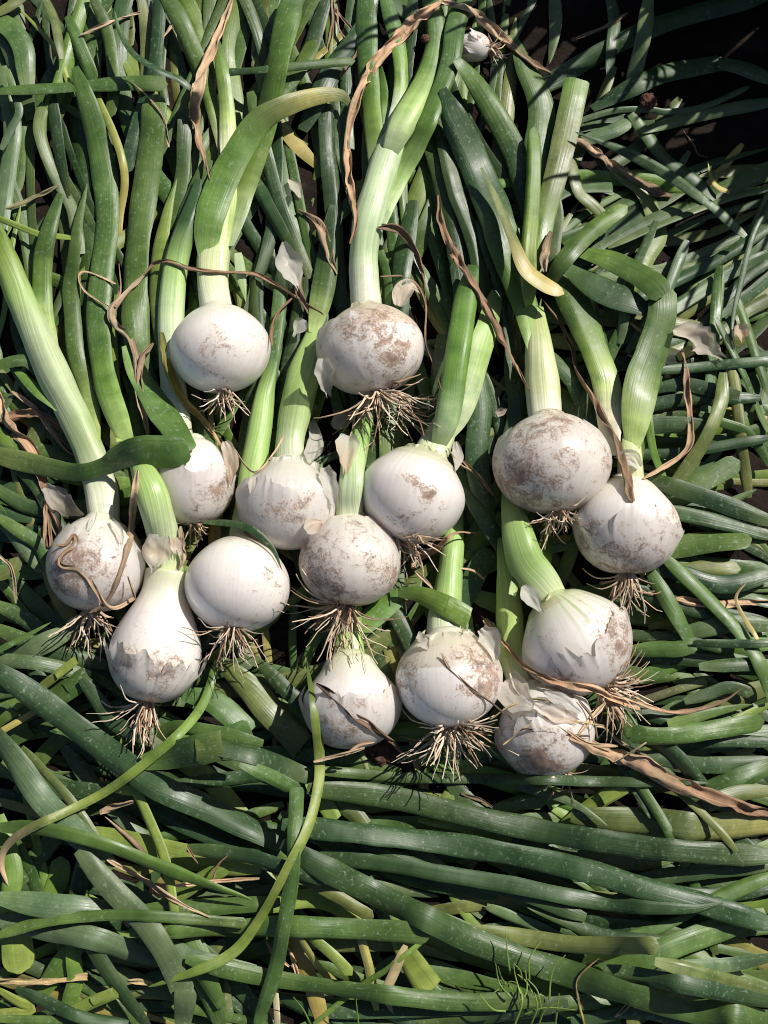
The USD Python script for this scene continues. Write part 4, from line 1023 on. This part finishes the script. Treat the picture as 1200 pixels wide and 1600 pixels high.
DRYOVER = """
24;t>t>t>n;--;692,2,24 655,28,28 613,68,26 580,108,26 558,155,24 543,205,16 543,250,18 549,300,16 556,350,11 547,380,8;long peach dried leaf bent over beside the topmost stems
22;t>n;--;690,3,20 733,16,22 767,42,24 800,74,22 830,98,20 862,114,10;brown dried leaf passing above the tiny bulb
26;t>t>n;pp;366,-12,30 352,30,30 338,62,28 318,110,24 306,160,26 309,215,30 322,258,22 328,280,8;peach dried leaf hanging down beside the forked stem
18;n;-p;685,305,10 690,350,18 712,400,20 745,455,18 790,540,16 828,612,12;straight brown dried leaf slanting down to the largest onion's neck
13;n;pr;848,468,8 875,505,10 893,542,12 900,577,11 933,634,15 967,702,20 980,752,20 988,786,16;twisted brown strand lying down over two onions
12;n>t;--;1066,545,12 1073,600,14 1079,678,13 1074,702,12 1050,722,12 1004,748,6;brown strand hanging from the grey papery scrap
9;n;-p;590,356,12 620,357,14 642,380,16 655,410,14 663,440,10 666,485,8;curled brown dried leaf behind the muddy-topped onion
5;n;-p;594,432 640,435 664,470 665,530 680,578 691,612;thin brown thread looping beside the muddy-topped onion
16;n>t;--;466,328,10 496,346,16 507,374,18 516,400,18 527,428,8;crumpled reddish-brown leaf between the two upper onions
10;n;-p;225,430,9 250,408,9 300,420,9 345,426,10 400,429,10 450,456,11 480,475,10 506,491,6;long brown strand stretched over the neck of the cleanest round onion
12;n;--;470,430,12 466,450,16 474,470,14 482,490,10;short brown twist in front of the ragged grey husk
8;n;--;456,466 434,490 424,520 425,540;thin brown curl beside the cleanest round onion
16;t>n>t;--;225,430,9 190,466,14 175,485,16 178,505,14 200,525,16 214,560,18 217,610,20 231,680,12;broad peach dried leaf running down towards the looped leaf
8;n;--;240,536,6 222,560,12 215,600,12;short dried strip with a dark tip near the broad peach dried leaf
5;t;--;181,444 140,426 125,428 130,452 150,468 176,482;thin dried loop at the upper end of the broad peach dried leaf
8;n>t;p-;186,412 188,450 180,480;short upright brown sliver above the thin dried loop
13;t>n;--;215,735,12 208,790,14 205,828,13 190,890,11 168,938,9 140,958,7;dried strip crossing in front of the leftmost onion
9;n>t;--;88,852,8 105,850,8 116,836,8 117,850,10 92,878,12 125,892,11 150,922,10 166,946,9 182,950,9 212,934,8;dried strip kinked in a zigzag over the leftmost onion
6;t>n;--;200,900 207,920 212,936;short dried strand between the leftmost and the pear-shaped onion
9;n;--;72,782 70,820 74,856 85,852;short brown strand rising beside the leftmost onion
11;t;--;282,822,8 284,850,12 286,875,12 280,890,5;short tan strip beside the reddish collar
5;t;--;400,610 0,0
12;k>n;--;494,1068,10 512,1080,14 533,1098,15 548,1116,15 568,1128,14 600,1150,12 618,1164,10 640,1195,6;dark twisted strand lying over the onion behind the dirt clod
5;n>k;--;690,1021 700,1042 715,1056 740,1078 770,1100 800,1124;thin dark filament lying over the onion with the peeled cap
14;n>t;--;752,962,6 790,1008,8 830,1048,12 880,1070,15 930,1076,14 962,1094,14 1000,1108,14;dried strand wrapped under the green-veined onion
10;t>n;-p;953,1083 1000,1100 1050,1113 1093,1108 1133,1094 1163,1072;curled brown strand pointing away from the green-veined onion's roots
6;k;--;815,1139 860,1143 889,1148 922,1150;dark strand lying across the lowest onion
5;k;--;841,1108 860,1099 879,1103 886,1118;short dark arc over the lowest onion
9;t;--;903,1150 925,1122 946,1098;tan twist at the edge of the lowest onion
8;t;-p;925,1132 945,1137 967,1158 1007,1180 1042,1204;slender tan strip beside the fibrous dried leaf
26;t>t>n>n;--;890,1152,16 950,1176,30 1000,1194,32 1050,1222,34 1120,1248,30 1215,1276,22;large fibrous brown dried leaf slanting away from the lowest onion
15;t;-p;644,888,14 654,868,20 680,860,18 709,834,10 748,832,8;curled tan strip among the roots beside the pale smooth onion
8;t;--;648,892 662,905 676,920;short tan curl above the leaf stub with a cut end
5;t;--;718,888 740,892 757,905;thin tan thread over the veined stem
5;t;--;444,680 430,705 400,738 385,728 365,700;slender tan strand looped between three onions
7;n>Y;p-;937,1496 903,1530 903,1560 916,1610;thin yellow blade with a curled brown tip beside the weed sprigs
12;t;-p;168,1342 233,1380 283,1413 328,1434;pointed peach dried sliver lying aslant below the pointed green leaf
5;t;p-;197,121 230,150 255,182 264,230;thin tan thread crossing the crosswise green tube
10;n;--;518,-8 520,30 512,84;shrivelled brown twist near the top edge of the photo
6;n;--;527,10 530,45 545,66;thin brown curl close to the top edge, beside a shrivelled twist
12;n;--;715,715,6 745,740,10 770,775,8;dark brown strip behind the pale smooth onion
20;t>n;--;852,425,16 850,398,24 860,362,14;rust-coloured dried stub beside the yellow withering leaf
18;o>Y>t;-p;252,520,20 262,572,20 288,625,18 322,662,12 348,698,9 365,720,8;olive strip drying out beside the cleanest round onion
16;t;--;540,1180,8 560,1165,8 585,1160,6;short tan strip beside the dirt clod
5;s;--;766,1124 800,1102 840,1092 884,1108;thin straw strand over the crumpled skin of the lowest onion
7;t;--;850,1118 882,1140 922,1162 965,1166;tan strand sagging beside the slender tan strip at the lowest onion
4;s;--;786,1164 830,1132 880,1126 935,1132;fine pale strand crossing the lowest onion's middle
6;n;--;904,1094 926,1122 934,1154;short brown strand at the bend below the green-veined onion
6;t;p-;960,1190 985,1176 1010,1160;straw splinter just below the fibrous dried leaf
5;s;--;700,700 716,722 740,738;fine straw thread behind the neck of the pale smooth onion
9;t;--;490,1190 530,1180 570,1168;tan strand leading to the dirt clod
"""
DRYOVER = '\n'.join(l for l in DRYOVER.strip().splitlines() if '400,610 0,0' not in l)
lay_leaves(OVER, 'leaves lying over the onions', 5.0)
lay_dry(DRYOVER, 'dried strands lying over the onions', .001)

# scraps of husk
for path, w, code, lab in (('1052,518,24 1078,525,42 1100,540,40 1124,556,20', 40, 'P>G>G', 'grey papery scrap of husk lying on the crosswise leaves'),
                           ('444,378,18 450,405,36 458,430,32 466,450,18', 30, 'G>P', 'ragged grey husk standing between the two upper onions'),
                           ('545,680,36 542,705,34 540,735,18', 30, 'P>t', 'curled brown-edged husk beneath the long roots'),
                           ('476,500,24 468,512,20 462,522,10', 20, 'P', 'white scrap of husk beside the stem with the ragged collar'),
                           ('150,800,8 138,830,10', 9, 'P', 'thin white shred of skin at the leftmost onion'),
                           ('70,760,30 105,790,30 130,805,14', 30, 'G>n', 'brown skin scrap above the leftmost onion'),
                           ('452,280,16 462,292,18 470,310,8', 14, 'W>G', 'small white scrap caught between the upper stems'),
                           ('1155,508,26 1160,530,22', 22, 'r>t', 'pinkish-tan chip of dry husk by the bright-lit crossing leaves')):
    p = parse(path, w)[0]
    pr = flap(path, w, code, '/World', world(p[0], p[1], .05), 'husk_scrap'); tag(pr, lab, 'husk scrap', 'scraps of husk')

# ---------------------------------------------------------------- clods and small plants
import trimesh
def clod(px, py, r, label, name='soil_clod', seed=1, flat=.75):
    m = trimesh.creation.icosphere(4); v = m.vertices.copy()
    z = HM[ij(*world(px, py, .05)[:2])]; k = mpp(.06)
    n = meshkit.fbm(v * 2.2 + seed, 4, seed); n2 = meshkit.noise(v * 9 + seed, seed + 2)
    v = v * (.62 + .75 * n + .14 * n2)[:, None] * r * k; v[:, 2] *= flat
    c = world(px, py, z + r * k * .35)
    p = put(name, v + c, np.array(m.faces), M_CLOD, origin=c); return tag(p, label, 'soil clod', None)
M_CLOD = mat('clod', {'g': ('geometry', {}), 'n1': ('noise_texture', {'scale': 220.0, 'detail': 6.0, 'roughness': 0.7}),
    'r': ('rgb_ramp', {'ramp': [(0.3, (.045, .022, .016)), (0.7, (.14, .072, .052))]}), 'bp': ('bump', {'strength': 1.0, 'distance': 0.002}),
    'p': ('principled_bsdf', {'roughness': .95, 'specular_ior_level': .1})},
    [('g.position', 'n1.vector'), ('n1.fac', 'bp.height'), ('bp.normal', 'p.normal'), ('n1.fac', 'r.fac'), ('r.color', 'p.base_color')], 'p.BSDF')
clod(596, 1174, 24, 'crumbling reddish dirt clod stuck between roots below the onions', seed=3)
clod(211, 1150, 9, 'small dirt lump held in the roots of the pear-shaped onion', seed=5)
clod(1013, 158, 14, 'crumbly brown lump catching the sun in the dark furrow', seed=8)
clod(665, 60, 7, 'small brown crumb near the peach dried leaf', seed=9)

wd = thing('weed_sprig', 'feathery light green weed sprig growing between leaves at the lower edge', 'weed', world(812, 1560, .04))
WEED = ['797,1520 792,1490 788,1452', '827,1530 826,1495 842,1466', '858,1562 862,1512 880,1487', '868,1600 870,1546', '800,1560 780,1535 772,1500', '815,1560 803,1520 800,1505', '812,1570 822,1545 818,1510',
        '805,1600 815,1560 800,1530 770,1545', '830,1600 838,1570 832,1545', '790,1580 770,1575 748,1548', '820,1585 850,1572 895,1572', '842,1600 850,1575 870,1560', '800,1545 784,1528 776,1505', '834,1555 820,1530 806,1517', '560,1600 558,1575 557,1555', '485,1600 475,1575 460,1552', '815,1530 812,1515 800,1500', '846,1580 838,1545 822,1525']
for q in WEED:
    P = dense(parse(q, 3.4), 5); P[:, 2] *= np.linspace(1.0, .45, len(P)); s = nseed()
    xyz, hw = lay(P, .8, None, .006, 30); xyz[:, 2] += np.linspace(0, .012, len(P))
    v, f, uv, t = sweep(xyz, hw, hw * .7, sides=6, seed=s, wav=.02)
    put('blade', v, f, M_LEAF, str(wd.GetPath()), world(812, 1560, .04), ramp('v>l', t, s), uv=uv)

# the row of onions still standing beyond the furrow (outside the picture): its leaves shade the furrow
rp = np.random.default_rng(21); vs, fs, cs, us_, k0 = [], [], [], [], 0
for k in range(420):
    bx, by = rp.uniform(.25, .62), rp.uniform(.40, .70)
    if bx < .38 and by < .51: continue
    H = rp.uniform(.16, .29); lean = rp.normal(0, .06, 2) + [.02, .03]; n = 16; t = np.linspace(0, 1, n)
    pts = np.stack([bx + lean[0] * t ** 2 + .01 * t, by + lean[1] * t ** 2, -.01 + H * t], 1)
    hw = .011 * (1 - t ** 2 * .85)
    T = np.array([0, 0, 1.0]); ang = np.linspace(0, 2 * np.pi, 11); 
    V = pts[:, None] + np.stack([np.cos(ang), np.sin(ang) * .7, ang * 0], -1)[None] * hw[:, None, None]
    i = np.arange(n - 1)[:, None] * 11 + np.arange(10)[None]
    f = np.concatenate([np.stack([i, i + 1, i + 12], -1).reshape(-1, 3), np.stack([i, i + 12, i + 11], -1).reshape(-1, 3)])
    vs.append(V.reshape(-1, 3)); fs.append(f + k0); k0 += n * 11
    cs.append(ramp('g', np.zeros(n * 11), k)); us_.append(np.stack(np.broadcast_arrays(t[:, None] * H + k, ang[None] * .01), -1).reshape(-1, 2))
tag(put('standing_leaves', np.vstack(vs), np.vstack(fs), M_LEAF, col=np.vstack(cs), uv=np.vstack(us_)), kind='stuff', label='upright leaves of the onion row beyond the furrow', cat='leaves')
settle_labels()
